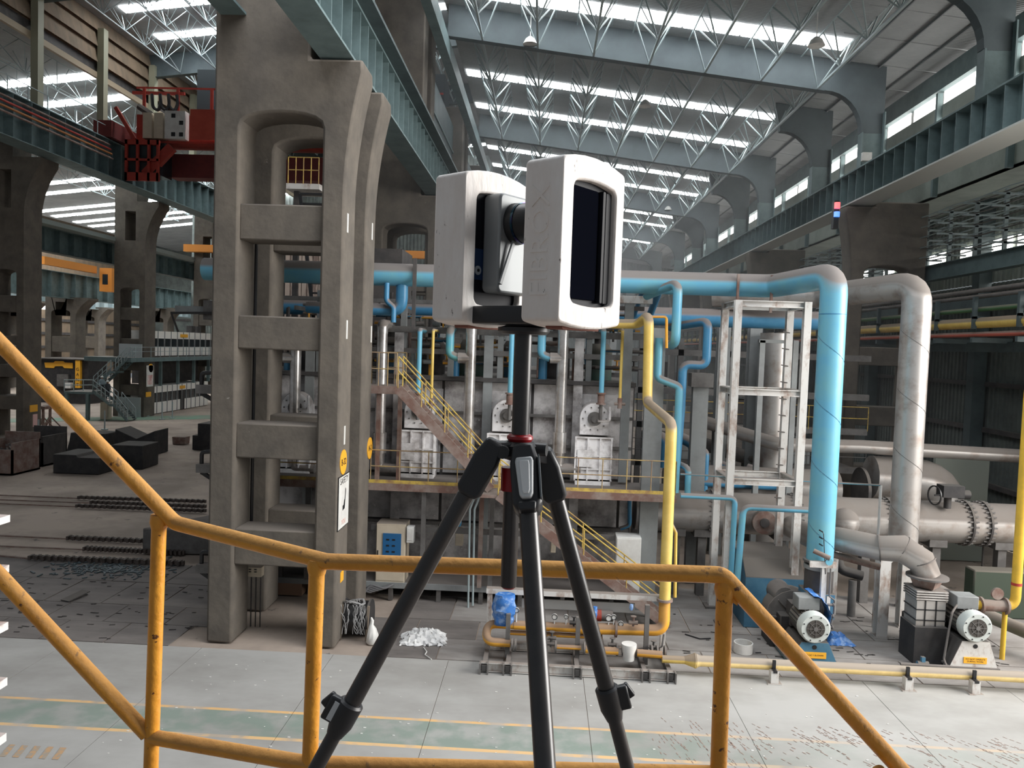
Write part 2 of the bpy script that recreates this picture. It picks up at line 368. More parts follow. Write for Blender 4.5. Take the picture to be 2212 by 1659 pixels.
# triangular lattice trusses along the hall
def truss_mesh(L, h=1.5, wd=1.7, n=6):
    b = MB(); r = 0.032
    b.bar((0, 0, 0), (0, L, 0), 0.1)
    st = L / n
    for k in range(n + 1):
        y0 = k * st
        for s in (-1, 1):
            if k > 0: b.bar((0, y0, 0), (s * wd / 2, y0 - st * 0.42, h), 0.055)
            if k < n: b.bar((0, y0, 0), (s * wd / 2, y0 + st * 0.42, h), 0.055)
            if 0 < k < n: b.bar((0, y0, 0), (s * wd / 2, y0, h), 0.04)
    for s in (-1, 1): b.bar((s * wd / 2, 0, h), (s * wd / 2, L, h), 0.06)
    return b.mesh('roof_truss', TEALP)
tm = truss_mesh(17.6)
for j, ys_ in enumerate([21.2] + [b_ + 0.2 for b_ in BE[:-1]]):
    for i, x in enumerate(TX):
        o = share('roof_truss', tm, (x, ys_, 23.25 + SL * x + 0.02))
        tag(o, 'pale lattice truss under the right bay roof, %s from the left, %s roof bay' % (['first', 'second', 'third', 'fourth', 'fifth', 'sixth', 'outermost'][i], nm[j]), 'roof truss', 'lattice trusses under the right bay roof')
# lamps hung below the roof
def lampmesh(L):
    lampm = MB(); lampm.tube([(0, 0, 0.05), (0, 0, 0.3), (0, 0, 0.42)], [0.36, 0.24, 0.1], 16); lampm.tube([(0, 0, 0.42), (0, 0, max(0.6, L))], 0.02, 6)
    return lampm.mesh('high_bay_lamp', WHITE)
for k, (px, py, Y, lab) in enumerate([(1145, 98, 38.6, 'beside the nearest roof beam'), (1393, 232, 45, 'below the first long skylight'), (1548, 338, 57.5, 'just past the second roof beam'), (1763, 102, 33.5, 'near the top right skylight end'), (1443, 455, 75, 'far down the bay')]):
    p = at(px, py, Y=Y); tag(share('high_bay_lamp', lampmesh(zr(p.x) - p.z - 0.02), (p.x, p.y, p.z)), 'round dusty hall lamp hanging %s' % lab, 'lamp', 'hall lamps')
# ================================================================ right crane girder, clerestory, wall
def girder(name, lab, X0, X1, z0, z1, ya, yb, step, web, side, m, mf, stiffm=None, under=None):
    t = thing(name, lab, 'crane girder', ((X0 + X1) / 2, ya, z0))
    ob('bottom_flange', MB().box((X0, ya, z0), (X1, yb, z0 + 0.07)), mf, t)
    ob('top_flange', MB().box((X0, ya, z1 - 0.07), (X1, yb, z1)), m, t)
    ob('web', MB().box((web - 0.03, ya, z0 + 0.07), (web + 0.03, yb, z1 - 0.07)), m, t)
    k = 0; yy = ya + 0.3; edge = X0 if side < 0 else X1
    while yy < yb and k < 110:
        ob('stiffener', MB().box((web, yy, z0 + 0.07), (edge - 0.03 * side, yy + 0.04, z1 - 0.07)), stiffm or m, t); yy += step; k += 1
    return t
gr = girder('crane_girder', 'long teal crane girder on the right columns, pale stiffened web', 14.75, 16.0, 16.15, 17.75, 22, 116, 1.0, 15.25, -1, TEAL, mat('floor_lit_flange_tone', (196, 200, 196), 0.5))  # bottom flange coloured paler to include light bounced up from the floor
ob('crane_rail', MB().box((15.2, 22, 17.75), (15.32, 116, 17.9)), STEEL, gr)
ob('walkway_rail', MB().box((15.9, 22, 18.3), (15.93, 116, 18.34)), STEEL, gr)
gc = girder('crane_girder', 'teal crane girder with vertical stiffeners resting on the big concrete column', -6.32, -5.41, 16.1, 17.75, 8, 116, 0.95, -5.95, 1, TEAL, TEAL)
ob('inner_web', MB().box((-6.25, 8, 16.17), (-6.2, 116, 17.68)), TEAL, gc)
# bay-side walkway slab above the girder
ob('top_plate', MB().box((-6.5, 8, 17.76), (-5.0, 116, 17.86)), TEALD, gc)
# wall between bays above the girder (teal sheeting between the shafts)
wb = struct(ob('wall_centre', MB().box((-7.4, 42.0, 17.9), (-7.3, 116, 24.6)), TEALD))
rr = MB()
for z in (19.2, 20.9, 22.6): rr.box((-7.3, 42, z), (-7.22, 116, z + 0.12))
ob('wall_rail', rr, TEAL, wb)
struct(ob('trim_1', MB().box((-5.75, 20, 22.95), (-5.3, 116, 23.75)), TEAL))
# right clerestory wall
wc = struct(ob('wall_right', MB().box((18.5, 19, 20.1), (18.6, 116, 20.75)).box((18.5, 19, 16.4), (18.6, 116, 19.2)).box((18.5, 19, 16.4), (21.7, 116, 16.5)), WALLL))
ob('eave_beam', MB().box((18.2, 19, 21.35), (18.6, 116, 22.3)), TEAL, wc)
mu = MB(); mp_ = MB()
y = 20
while y < 112:
    ob('mullion', MB().box((18.25, y, 16.4), (18.5, y + 0.18, 21.3)), TEAL, wc); y += 6
for z0, z1, lab in ((19.2, 20.1, 0), (20.75, 21.35, 1)):
    nwin += 1
    w = thing('window_%d' % nwin, 'x', 'x', (18.6, 20, z0)); del w['label']; del w['category']; struct(w)
    y = 20.2
    while y < 112:
        if not (lab == 0 and int(y) % 18 == 8):
            ob('pane', MB().box((18.52, y + 0.1, z0), (18.55, y + 2.75, z1)), CLER, w)
        y += 3
# slanted struts of the louvre
# lower right wall, corrugated
def corr(name, X, ya, yb, z0, z1, m, parent=None, step=0.36, d=0.08, xdir=False):
    b = MB(); pts = []; n = int((yb - ya) / step)
    for k in range(n + 1):
        y = ya + k * step; pts += [(X, y), (X, y + step * 0.5), (X + d, y + step * 0.6), (X + d, y + step * 0.9)]
    vs = [(p[0], p[1], z0) for p in pts] + [(p[0], p[1], z1) for p in pts]; L = len(pts)
    if xdir: vs = [(v[1], v[0], v[2]) for v in vs]
    b.add(vs, [(i, i + 1, i + 1 + L, i + L) for i in range(L - 1)]); return ob(name, b, m, parent)
wr = struct(corr('wall_right_lower', 21.5, 24, 116, 0, 12.4, WALLG))
b = corr('upper_sheeting', 21.3, 24, 116, 12.4, 16.6, WALLL, wr)
for z, lab in ((2.6, 0), (5.2, 0), (7.4, 0), (9.6, 0)): ob('girt', MB().box((21.25, 24, z), (21.5, 116, z + 0.22)), DARKS, wr)
for yy in (26, 32, 38, 44, 50, 56, 62, 68): ob('wall_post', MB().box((20.7, yy, 0), (21.3, yy + 0.6, 16.6)), TEALD, wr)
struct(corr('wall_end', 128, -60, 24, 0, 40, WALLG, None, 0.6, 0.1, True))
# wall strip window lower right behind the cable racks
nwin += 1
w = thing('window_%d' % nwin, 'x', 'x', (21.2, 30, 13.4)); del w['label']; del w['category']; struct(w)
for k in range(14): ob('pane', MB().box((21.2, 24.4 + k * 3, 13.85), (21.24, 27.0 + k * 3 - (k % 3) * 0.6, 14.4)), CLER, w)
# cable racks
rk = thing('cable_rack', 'long tiered cable rack of teal brackets on the right wall under the girder', 'cable rack', (18.9, 22, 12.6))
ob('beam', MB().ibar((18.9, 22, 12.85), (18.9, 112, 12.85), 0.5, 0.75), TEAL, rk)
for k in range(30):
    y = 24 + k * 2.2
    g = MB().box((18.75, y, 13.2), (18.9, y + 0.12, 15.75))
    for j in range(5): g.box((18.2, y, 13.5 + j * 0.5), (19.6, y + 0.08, 13.58 + j * 0.5))
    ob('bracket', g, TEALP, rk)
for j in range(5):
    for q in (18.3, 18.7, 19.3): ob('cable', MB().pipe([(q, 23 + i * 2.2, 13.63 + j * 0.5 - (0.06 if i % 2 else 0)) for i in range(36)], 0.03, 0.2, 5, 1), STEEL if q == 18.7 else TEALP, rk)
# pipes along the right wall
for (px, py, r, m, lab) in [(2212, 692, 0.22, YEL, 'thick yellow pipe running along the right wall on brackets'), (2212, 719, 0.1, mat('dull_red_pipe', (190, 96, 80), 0.5, dust=0.9), 'thin red pipe below the thick yellow wall pipe'),
                            (2212, 660, 0.1, mat('green_pipe', (70, 110, 70), 0.5, dust=0.7), 'thin green pipe above the thick yellow wall pipe'), (2212, 615, 0.1, STEEL, 'grey dusty pipe topmost on the right wall brackets'), (2212, 629, 0.09, STEEL, 'slim grey pipe just under the topmost grey wall pipe')]:
    p = at(px, py, X=17.6)
    tag(ob('wall_pipe', MB().tube([(17.6, 24, p.z), (17.6, 112, p.z)], r, 12), m), lab, 'pipe')
bk_ = thing('pipe_bracket_row', 'teal bracket frame carrying the coloured pipes along the right wall', 'pipe rack', (18.5, 25, 9))
for yy in range(26, 110, 3): ob('bracket', MB().box((17.3, yy, 9.35), (18.9, yy + 0.15, 9.55)).box((17.3, yy, 9.9), (17.45, yy + 0.15, 11.2)).box((17.3, yy, 10.3), (18.9, yy + 0.12, 10.4)), TEALD, bk_)
ob('runner', MB().box((18.7, 25, 9.0), (18.9, 112, 9.4)).box((18.7, 25, 10.9), (18.9, 112, 11.3)), TEALD, bk_)
# ================================================================ concrete column frames
def arch(x0, x1, zs, rise, n=10):
    c = (x0 + x1) / 2; h = (x1 - x0) / 2
    return [(c - h * math.cos(math.pi * k / n), zs + rise * math.sin(math.pi * k / n) ** 0.75) for k in range(n + 1)]
def column(lab, x0, sx, ya, yb, top=16.05, shaft=26.0, oc=0.0, battens=((2.2, 3.22), (5.2, 6.17), (8.22, 9.14), (11.2, 12.18)), sh_w=2.6, cat='column', S=1.0, parts=True, group='concrete column frames', zs=None):
    """x0 outer edge, sx=+1: corbel towards +x"""
    X = lambda u: x0 + sx * u * S
    t = thing('concrete_column', lab, cat, (X(1.8), ya, 0), group)
    def rb(u0, u1, z0, z1): return MB().box((X(u0), ya, z0), (X(u1), yb, z1))
    zs = zs or top - 1.85 * S
    A = arch(0.72, 2.98, zs, 0.42 * S)
    cur = [(3.62 + 0.42 * (k / 8) ** 2, 12.2 + k / 8 * 3.5) for k in range(9)] + [(4.02, top)] if S == 1 else [(3.62 + 1.5 * (k / 8) ** 2, top * 0.8 + k / 8 * top * 0.18) for k in range(9)] + [(5.15, top)]
    out = [(0, 0), (0.72, 0)] + A + [(2.98, 0), (3.62, 0)] + cur
    out += ([(sh_w, top), (sh_w, shaft), (0, shaft)] if shaft else [(0, top)])
    if S == 1: ob('frame', MB().prism([(X(p[0]), p[1]) for p in out], 'y', ya, yb), CONC, t, 0.07)
    else:
        n2 = len(A) // 2; mid = 1.85; w2 = 0.62; h0, h1 = top * 0.82, top * 0.955; tb = shaft if shaft else top
        lft = [(0, 0), (0.72, 0)] + A[:n2] + [(mid, A[n2][1]), (mid, h0), (mid - w2, h0), (mid - w2, h1), (mid, h1), (mid, tb), (0, tb)]
        rgt = [(mid, A[n2][1])] + A[n2 + 1:] + [(2.98, 0), (3.62, 0)] + cur + ([(sh_w, top), (sh_w, tb)] if shaft else []) + [(mid, tb), (mid, h1), (mid + w2, h1), (mid + w2, h0), (mid, h0)]
        for q in (lft, rgt): ob('frame_half', MB().prism([(X(p[0]), p[1]) for p in q], 'y', ya, yb), CONC, t)
    for z0, z1 in battens: ob('batten', MB().box((X(0.70), ya + 0.12, z0), (X(3.0), yb - 0.12, z1)), CONC, t, 0.04)
    return t
c1 = column('nearest concrete column frame, arched top, numbered orange disc and safety sign on its side', -9.15, 1, 20.7, 21.9)
c2 = column('concrete column frame standing directly behind the nearest arched column', -9.15, 1, 23.3, 24.5)
k = 0
for yb in BE[:4]:
    for d in (0, 2.6):
        column('concrete column in the middle row, %s one beyond the two nearest' % nm[k], -9.15, 1, yb + d, yb + d + 1.2); k += 1
k = 0
for yb in BE[:3] + [93]:
    column('concrete column of the right row with flared corbel, %s from the camera' % nm[k], 18.65, -1, yb, yb + 1.2, shaft=16.3, zs=12.75, battens=((2.2, 3.22), (5.2, 6.17), (8.22, 9.14))); k += 1
# signs on the nearest column
sx_ = -5.53
p = at(741, 998, X=sx_)
s = thing('column_number_disc', 'round orange disc numbered B-32 on the nearest column', 'sign', p)
ob('disc', MB().disc((sx_ + 0.01, p.y, p.z), (1, 0, 0), 0.35, 0.02, 28), SIGNO, s)
txt('lettering', 'B-32', 0.26, Vector((sx_ + 0.025, p.y, p.z)), (0, 1, 0), (0, 0, 1), BLKM, s)
a = at(728, 1140, X=sx_); b2 = at(754, 1020, X=sx_)
yc = (a.y + b2.y) / 2; hy = 0.53; zt = at(741, 1028, X=sx_).z; zb_ = at(741, 1136, X=sx_).z
s = thing('safety_sign', 'white SAFETY poster board on the side of the nearest column', 'sign', (sx_, yc, (zt + zb_) / 2))
ob('board', MB().box((sx_, yc - hy - 0.03, zb_ - 0.03), (sx_ + 0.012, yc + hy + 0.03, zt + 0.03)), BLKM, s)
ob('face', MB().box((sx_, yc - hy, zb_), (sx_ + 0.02, yc + hy, zt)), WHITE, s)
txt('heading', 'SAFETY', 0.26, Vector((sx_ + 0.022, yc, zt - 0.13)), (0, 1, 0), (0, 0, 1), BLKM, s)
hd = MB(); hd.prof([(-0.12, -0.25), (0.1, -0.22), (0.14, 0.0), (0.2, 0.3), (0.14, 0.36), (0.08, 0.05), (0.02, 0.02), (-0.02, -0.1), (-0.12, -0.12)], (sx_ + 0.02, yc, (zt + zb_) / 2), (0, 1, 0), (0, 0, 1), (1, 0, 0), 0.004)
ob('picture', hd, BLKM, s)
txt('slogan', 'YOU', 0.2, Vector((sx_ + 0.022, yc, zb_ + 0.14)), (0, 1, 0), (0, 0, 1), mat('faded_red_print', (200, 150, 140)), s)
sx2 = -5.53
p = at(798, 968, X=sx2)
s = thing('column_number_disc', 'round orange disc lettered N-2 on the second column, partly hidden', 'sign', p)
ob('disc', MB().disc((sx2 + 0.01, p.y, p.z), (1, 0, 0), 0.35, 0.02, 28), SIGNO, s)
txt('lettering', 'N-2', 0.26, Vector((sx2 + 0.025, p.y, p.z)), (0, 1, 0), (0, 0, 1), BLKM, s)
for (px, py, lab) in [(753, 482, 'upper white reflector strip on the nearest column side'), (748, 712, 'middle white reflector strip on the nearest column side'), (743, 940, 'lower white reflector strip on the nearest column side'), (803, 500, 'upper white strip on the second column side'), (801, 722, 'middle white strip on the second column side')]:
    p = at(px, py, X=-5.54 if py > 490 else -5.5)
    tag(ob('reflector_strip', MB().box((-5.54, p.y - 0.06, p.z - 0.26), (-5.515, p.y + 0.06, p.z + 0.26)), WHITE), lab, 'marker', 'white strips on the columns')
p = at(738, 1245, X=sx_)
tag(ob('warning_label', MB().prof([(-0.16, -0.14), (0.16, -0.14), (0.16, 0.14), (0, 0.16), (-0.16, 0.14)], (sx_, p.y, p.z), (0, 1, 0), (0, 0, 1), (1, 0, 0), 0.015), SIGNO), 'small orange warning label low on the nearest column, behind the handrail', 'sign')
# teal beam end entering the column from the left bay
bm_ = thing('cross_beam', 'teal beam end bearing on the nearest column high on the left', 'beam', (-8.4, 19, 17.4))
ob('flange', MB().box((-9.0, 8, 17.15), (-8.3, 20.68, 17.22)), TEAL, bm_); ob('web', MB().box((-8.7, 8, 17.2), (-8.6, 20.68, 18.6)), TEALD, bm_)
# ================================================================ LEFT BAY
def zl(x): return 37.3 + 0.12 * (x + 40)     # roof of the left bay
def z0_(x): return 33.0 + 0.12 * (x + 43)    # roof of the bay beyond
struct(ob('ceiling_left_bay', MB().prism([(-41.6, zl(-41.6)), (-9.0, zl(-9)), (-9.0, zl(-9) + 0.2), (-41.6, zl(-41.6) + 0.2)], 'y', 22, 175), ROOFM))
struct(ob('ceiling_far_bay', MB().prism([(-85, z0_(-85)), (-41.7, z0_(-41.7)), (-41.7, z0_(-41.7) + 0.2), (-85, z0_(-85) + 0.2)], 'y', 22, 175), ROOFM))
def strips(lst, z0, sl, x0, xa, xb, zf, step, hw):
    global nwin
    for (px, py) in lst:
        yy = plane_hit(px, py, z0, sl, x0).y
        if yy > 172 or yy < 24: continue
        nwin += 1
        w = thing('window_%d' % nwin, 'x', 'x', (xa, yy, zf(xa))); del w['label']; del w['category']; struct(w)
        x = xa
        while x < xb - 0.5:
            q = min(x + step, xb)
            ob('pane', MB().prism([(x + 0.12, zf(x) - 0.08), (q - 0.12, zf(q) - 0.08), (q - 0.12, zf(q) - 0.03), (x + 0.12, zf(x) - 0.03)], 'y', yy - hw, yy + hw), SKYL2, w); x += step
strips([(400, 5), (400, 73), (415, 128), (400, 375), (410, 438), (400, 456), (400, 483), (410, 491), (400, 517)], 37.3, 0.12, -40, -38.8, -10.0, zl, 3.6, 0.62)
strips([(100, 173), (150, 221), (180, 388), (180, 410), (180, 447), (180, 461), (180, 478), (180, 490), (180, 505)], 33.0, 0.12, -43, -84, -42.6, z0_, 3.6, 0.75)
BL = [43.5, 61.0, 78.5, 96, 114, 132, 150]
tm2 = truss_mesh(17.2, 2.0, 2.3, 5)
for j, yb in enumerate([26.0] + BL[:5]):
    for i in range(8):
        x = -38.2 + i * 3.7
        o = share('roof_truss', tm2, (x, yb + 0.15, zl(x) - 2.1)); tag(o, 'pale lattice truss under the high left roof, %s from the left, %s bay' % (nm[i], nm[j]), 'roof truss', 'lattice trusses under the left bay roof')
tm3 = truss_mesh(17.2, 2.0, 2.3, 4)
for j, yb in enumerate(BL[:5]):
    for i in range(6):
        x = -45.5 - i * 3.7
        o = share('roof_truss', tm3, (x, yb + 0.15, z0_(x) - 2.1)); tag(o, 'far lattice truss seen below the brown wall, %s beyond it, %s bay' % (nm[i], nm[j]), 'roof truss', 'lattice trusses of the far left bay')
for k, yb in enumerate(BL):
    t = thing('roof_beam', 'teal roof beam across the high left bay, %s from the camera' % nm[k], 'roof beam', (-25, yb, 35), 'left bay roof beams')
    ob('web', MB().prism([(-41.5, zl(-41.5) - 2.3), (-9.2, zl(-9.2) - 2.3), (-9.2, zl(-9.2)), (-41.5, zl(-41.5))], 'y', yb - 0.03, yb + 0.03), BEAMG, t)
    ob('flange', MB().prism([(-41.5, zl(-41.5) - 2.36), (-9.2, zl(-9.2) - 2.36), (-9.2, zl(-9.2) - 2.3), (-41.5, zl(-41.5) - 2.3)], 'y', yb - 0.3, yb + 0.3), TEALD, t)
# brown ledged wall over the left column row
wl = struct(ob('wall_left', MB().box((-41.75, 36, 33.0), (-41.65, 170, 37.2)), WALLB))
for i, z in enumerate((33.0, 34.4, 35.8)): ob('cladding_panel', MB().prism([(-41.62, z + 0.25), (-41.25, z), (-41.25, z + 0.08), (-41.55, z + 1.3), (-41.62, z + 1.3)], 'y', 36, 170), WALLB, wl)
ob('sill_beam', MB().box((-41.6, 36, 31.6), (-41.3, 170, 32.1)), mat('pale_brown_beam', (160, 146, 124), 0.7), wl)
ob('purlin', MB().box((-41.8, 36, 32.2), (-41.6, 170, 33.0)), DARKS, wl)
for k, yy in enumerate([51, 60, 69, 78, 87, 96, 105, 114]):
    p = ob('teal_pillar' if False else 'wall_pillar', MB().box((-41.3, yy, 25.6), (-40.7, yy + 0.7, 36.0)), mat('pale_pillar_paint', (150, 150, 130), 0.6), wl)
# upper crane girder of the left bay
ga = girder('crane_girder', 'deep teal crane girder on the far left columns with red pipes along it', -40.4, -38.6, 22.3, 25.5, 34, 150, 2.0, -39.4, 1, TEAL, TEAL)
for i, (z, m_) in enumerate([(24.9, RUST), (24.5, RED), (24.1, mat('old_orange_pipe', (170, 110, 60), 0.7)), (23.7, RUST)]):
    tag(ob('girder_pipe', MB().tube([(-38.35 + 0.1 * i, 34, z), (-38.35 + 0.1 * i, 66, z)], 0.09, 6), m_), ['brown pipe uppermost along the left crane girder', 'red pipe along the left crane girder', 'dull orange pipe along the left crane girder', 'rusty pipe lowest along the left crane girder'][i], 'pipe')
rl = thing('walkway_rail', 'thin grey handrail along the top of the far left crane girder', 'railing', (-39, 34, 25.5))
g = MB(); g.box((-38.75, 34, 26.55), (-38.7, 120, 26.6)); ob('rail', g, TEALP, rl)
for k in range(40): ob('post', MB().box((-38.75, 34 + k * 2.2, 25.5), (-38.7, 34.06 + k * 2.2, 26.6)), TEALP, rl)
# left column row A
k = 0
for yb in (59.5, 78.0, 96.0, 114):
    t = column('big concrete column of the left row, %s from the camera' % nm[k], -44.7, 1, yb, yb + 2.2, top=22.2, shaft=25.0, battens=((2.2, 3.3), (4.8, 5.8), (7.4, 8.1), (10.0, 11.3)), sh_w=2.6, S=0.9, zs=13.0, group='left row concrete columns')
    k += 1
# girders and walkways of the bay beyond (x = -46)
gb = girder('crane_girder', 'lower stiffened teal girder between the left row columns, walkway on top', -47.0, -46.0, 15.9, 18.1, 40, 150, 2.2, -46.6, 1, TEAL, TEALD)
ob('walkway', MB().box((-46.4, 40, 18.1), (-44.6, 150, 18.5)), mat('walkway_grey_green', (150, 160, 156), 0.7), gb)
gd = girder('crane_girder', 'further teal girder deep in the left building below the orange hoist', -61.5, -60.2, 12.8, 16.0, 60, 170, 2.4, -60.8, 1, TEAL, TEAL)
ge = girder('crane_girder', 'furthest pale teal girder above the bright gaps on the left', -77.5, -76.0, 12.6, 16.4, 80, 172, 2.6, -76.8, 1, TEALP, TEALP)
# beyond: far columns and end wall
k = 0
for (x, yb) in ((-64, 96), (-64, 120), (-80, 110), (-80, 128), (-64, 140)):
    column('distant grey column deep in the left building, %s of the five' % nm[k], x, 1, yb, yb + 2.2, top=13, shaft=16, battens=((2, 4), (6, 8)), S=1.1, group='distant left columns'); k += 1
wf = struct(ob('wall_far_left', MB().box((-92, 40, 0), (-91.5, 175, 33)), WALLB))
for z in (3, 5.5, 8, 10.5): ob('wall_rail', MB().box((-91.5, 40, z), (-91.2, 175, z + 0.5)), DARKS, wf)
we = struct(ob('wall_end_left', MB().box((-92, 174, 0), (-9, 174.5, 42)), WALLG))
for z in (4, 8, 12, 16): ob('wall_rail', MB().box((-92, 173.8, z), (-9, 174, z + 0.5)), DARKS, we)
nwin += 1
w = thing('window_%d' % nwin, 'x', 'x', (-90, 100, 13)); del w['label']; del w['category']; struct(w)
for k in range(9): ob('pane', MB().box((-91.45, 96 + k * 8, 12.6), (-91.4, 101 + k * 8, 15.4)), CLER, w)
# orange hoist
h = thing('hoist_crane', 'orange jib hoist with a small orange cab between the left girders', 'crane', (-58, 88, 13))
a = at(92, 562, X=-58); b_ = at(205, 583, X=-58)
ob('beam', MB().bar(a, b_, 0.5, 0.9), ORANGE, h); c_ = at(228, 606, Y=b_.y)
ob('cab', MB().box((c_.x - 0.8, c_.y, c_.z - 1.4), (c_.x + 0.8, c_.y + 1.6, c_.z + 1.6)), ORANGE, h); ob('cab_window', MB().box((c_.x - 0.4, c_.y - 0.03, c_.z - 0.5), (c_.x + 0.3, c_.y, c_.z + 0.8)), GLASS, h)
ob('hanger', MB().bar((c_.x, c_.y + 0.5, c_.z + 1.6), (c_.x, c_.y + 0.5, 16.5), 0.3), ORANGE, h)
h = thing('hoist_crane', 'small orange crane bridge seen beside the big column at upper left', 'crane', (-24, 95, 20)); a = at(396, 535, Y=95); b_ = at(440, 540, Y=95)
ob('beam', MB().box((a.x, 95, a.z - 0.45), (-9.15, 96, a.z + 0.45)), ORANGE, h)
# ---- red overhead crane
cr = thing('overhead_crane', 'big red overhead travelling crane spanning the left bay', 'crane', (-24, 68, 25.5))
ob('bridge_girder', MB().box((-37.6, 69, 25.7), (-9.8, 70.6, 28.4)), RED, cr)
ob('lower_girder', MB().box((-34.6, 69.2, 22.9), (-9.8, 70.8, 25.0)), REDD, cr)
ob('platform', MB().box((-37.4, 67.2, 25.45), (-10, 69, 25.65)), RED, cr)
ob('top_rail', MB().box((-37.6, 68.9, 30.7), (-9.8, 69.0, 30.85)), RED, cr)
for k in range(9): ob('rail_post', MB().box((-37.0 + k * 3.1, 68.85, 28.4), (-36.75 + k * 3.1, 69.0, 30.8)), RED, cr)
ob('cross_rail', MB().box((-38, 68.9, 30.2), (-33.2, 69.1, 30.45)), RED, cr)
g = MB(); g.pipe([at(300, 230, Y=68), at(330, 250, Y=68), at(318, 262, Y=68), at(345, 300, Y=67.5), at(372, 330, Y=67.5)], 0.28, 0.8, 8); ob('cable_loop', g, DARKS, cr)
for q in (338, 356, 374):
    ob('cable_loop', MB().pipe([(at(q - 10, 203, Y=68)), at(q - 8, 232, Y=68), at(q + 4, 240, Y=68), at(q + 10, 225, Y=68), at(q + 8, 205, Y=68)], 0.14, 0.7, 6), BLKM, cr)
a = at(285, 305, Y=67)
ob('cabinet', MB().box((-35.75, 66.6, 25.7), (-34.95, 67.4, 27.9)), BEIGE, cr); ob('cabinet', MB().box((-34.75, 66.6, 25.7), (-33.95, 67.4, 27.9)), BEIGE, cr)
o = ob('cabinet', MB().box((-33.8, 66.6, 25.7), (-32.0, 67.4, 28.1)), WHITE, cr)
for (u, v) in ((-33.2, 27.5), (-32.5, 26.9), (-33.2, 25.9), (-32.5, 25.9)): ob('vent', MB().box((u, 66.57, v), (u + 0.35, 66.6, v + 0.35)), BLKM, o)
ob('orange_panel', MB().box((-31.6, 66.7, 25.7), (-10, 66.9, 28.3)), mat('bright_crane_panel', (196, 84, 66), 0.6, 0, (184, 74, 58), 1), cr)
ob('diagonal_brace', MB().bar(at(372, 318, Y=66.5), at(315, 378, Y=66.5), 0.5, 0.8), RED, cr)
ob('diagonal_brace', MB().bar(at(250, 232, Y=66.5), at(292, 302, Y=66.5), 0.25, 0.3), RED, cr)
g = MB().box((-37.0, 66, 21.9), (-34.0, 66.3, 22.6)).box((-37.0, 66, 25.0), (-34.0, 66.3, 25.4))
for q in (-37.0, -36.0, -35.0, -34.2): g.box((q, 66, 21.9), (q + 0.22, 66.2, 25.4))
g.box((-37, 66, 23.6), (-34, 66.2, 23.8)); ob('cab_frame', g, RED, cr)
ob('cab_glass', MB().box((-36.9, 66.3, 22.5), (-34.1, 68.6, 25.2)), GLASS, cr)
ob('end_carriage', MB().box((-39.8, 66.0, 25.6), (-38.2, 72.5, 27.0)), REDD, cr)
ob('hook_block', MB().box((-28.2, 68.2, 21.5), (-26.2, 69.5, 25.6)).tube([(-27.2, 68.8, 21.6), (-27.2, 68.8, 17.6)], 0.3, 8), BLACKS, cr)
ob('machine_house', MB().box((-33, 71, 28.4), (-10, 74.5, 33.2)), mat('dark_teal_house', (44, 54, 58), 0.7), cr)
# ---- cabin offices
def office(name, lab, X, ya, yb, z0, z1, win, n, door=None):
    t = thing(name, lab, 'office', (X, ya, z0))
    dy = (yb - ya) / n
    ob('body', MB().box((X - 3, ya, z0), (X - 0.15, yb, z1)), WHITE, t)
    for i in range(n):
        y = ya + i * dy
        ob('lower_panel', MB().box((X - 0.1, y + 0.04, z0), (X, y + dy - 0.04, win[0])), mat('office_panel_white', (246, 244, 238), 0.6), t); ob('upper_panel', MB().box((X - 0.1, y + 0.04, win[1]), (X, y + dy - 0.04, z1)), MATS['office_panel_white'], t)
        ob('window_glass', MB().box((X - 0.14, y + 0.12, win[0]), (X - 0.05, y + dy - 0.12, win[1])), GLASS, t)
        ob('frame', MB().box((X - 0.12, y - 0.06, z0), (X + 0.04, y + 0.06, z1)), GREYP, t)
    if door is not None: ob('door_leaf', MB().box((X - 0.08, door, z0), (X + 0.03, door + 1.0, z0 + 2.2)), BLKM, t)
    return t
of1 = office('site_office', 'upper white glazed office cabin on the teal walkway behind the left column', -42.2, 80.8, 97, 6.3, 9.0, (7.3, 8.2), 11)
ob('roof_unit', MB().box((-43, 90.6, 9), (-42.4, 91.6, 9.8)), DARKS, of1); ob('roof_unit', MB().box((-43, 92.2, 9), (-42.4, 93.2, 9.8)), DARKS, of1)
of2 = office('site_office', 'lower white glazed office cabin on the floor beside the left column', -42.0, 80.6, 94.5, 0.05, 3.0, (1.25, 2.3), 12, 87.2)
ob('sign_plate', MB().box((-42.2, 87.4, 8.4), (-42.14, 89.2, 8.75)), SIGNO, of1); ob('sign_plate', MB().box((-42.0, 87.0, 2.45), (-41.95, 88.3, 2.8)), SIGNO, of2)
sup = thing('mezzanine', 'teal mezzanine walkway under the upper office cabin with thin rail', 'walkway', (-42, 76, 5.9))
ob('deck', MB().box((-46, 75, 5.75), (-41.2, 97, 6.2)), TEAL, sup)
g = MB().box((-41.3, 75, 7.25), (-41.25, 97, 7.3)).box((-41.3, 75, 6.8), (-41.25, 97, 6.84))
ob('rail', g, TEALP, sup)
for k in range(12): ob('post', MB().box((-41.3, 75 + k * 2, 6.2), (-41.24, 75.06 + k * 2, 7.3)), TEALP, sup)
for yy in (82.5, 86.5, 90.5, 94.5): ob('support', MB().box((-42.2, yy, 3.0), (-41.9, yy + 0.25, 5.75)), TEAL, sup)
ob('back_machinery', MB().box((-46, 84, 3.1), (-44, 96, 5.6)), DARKS, sup)
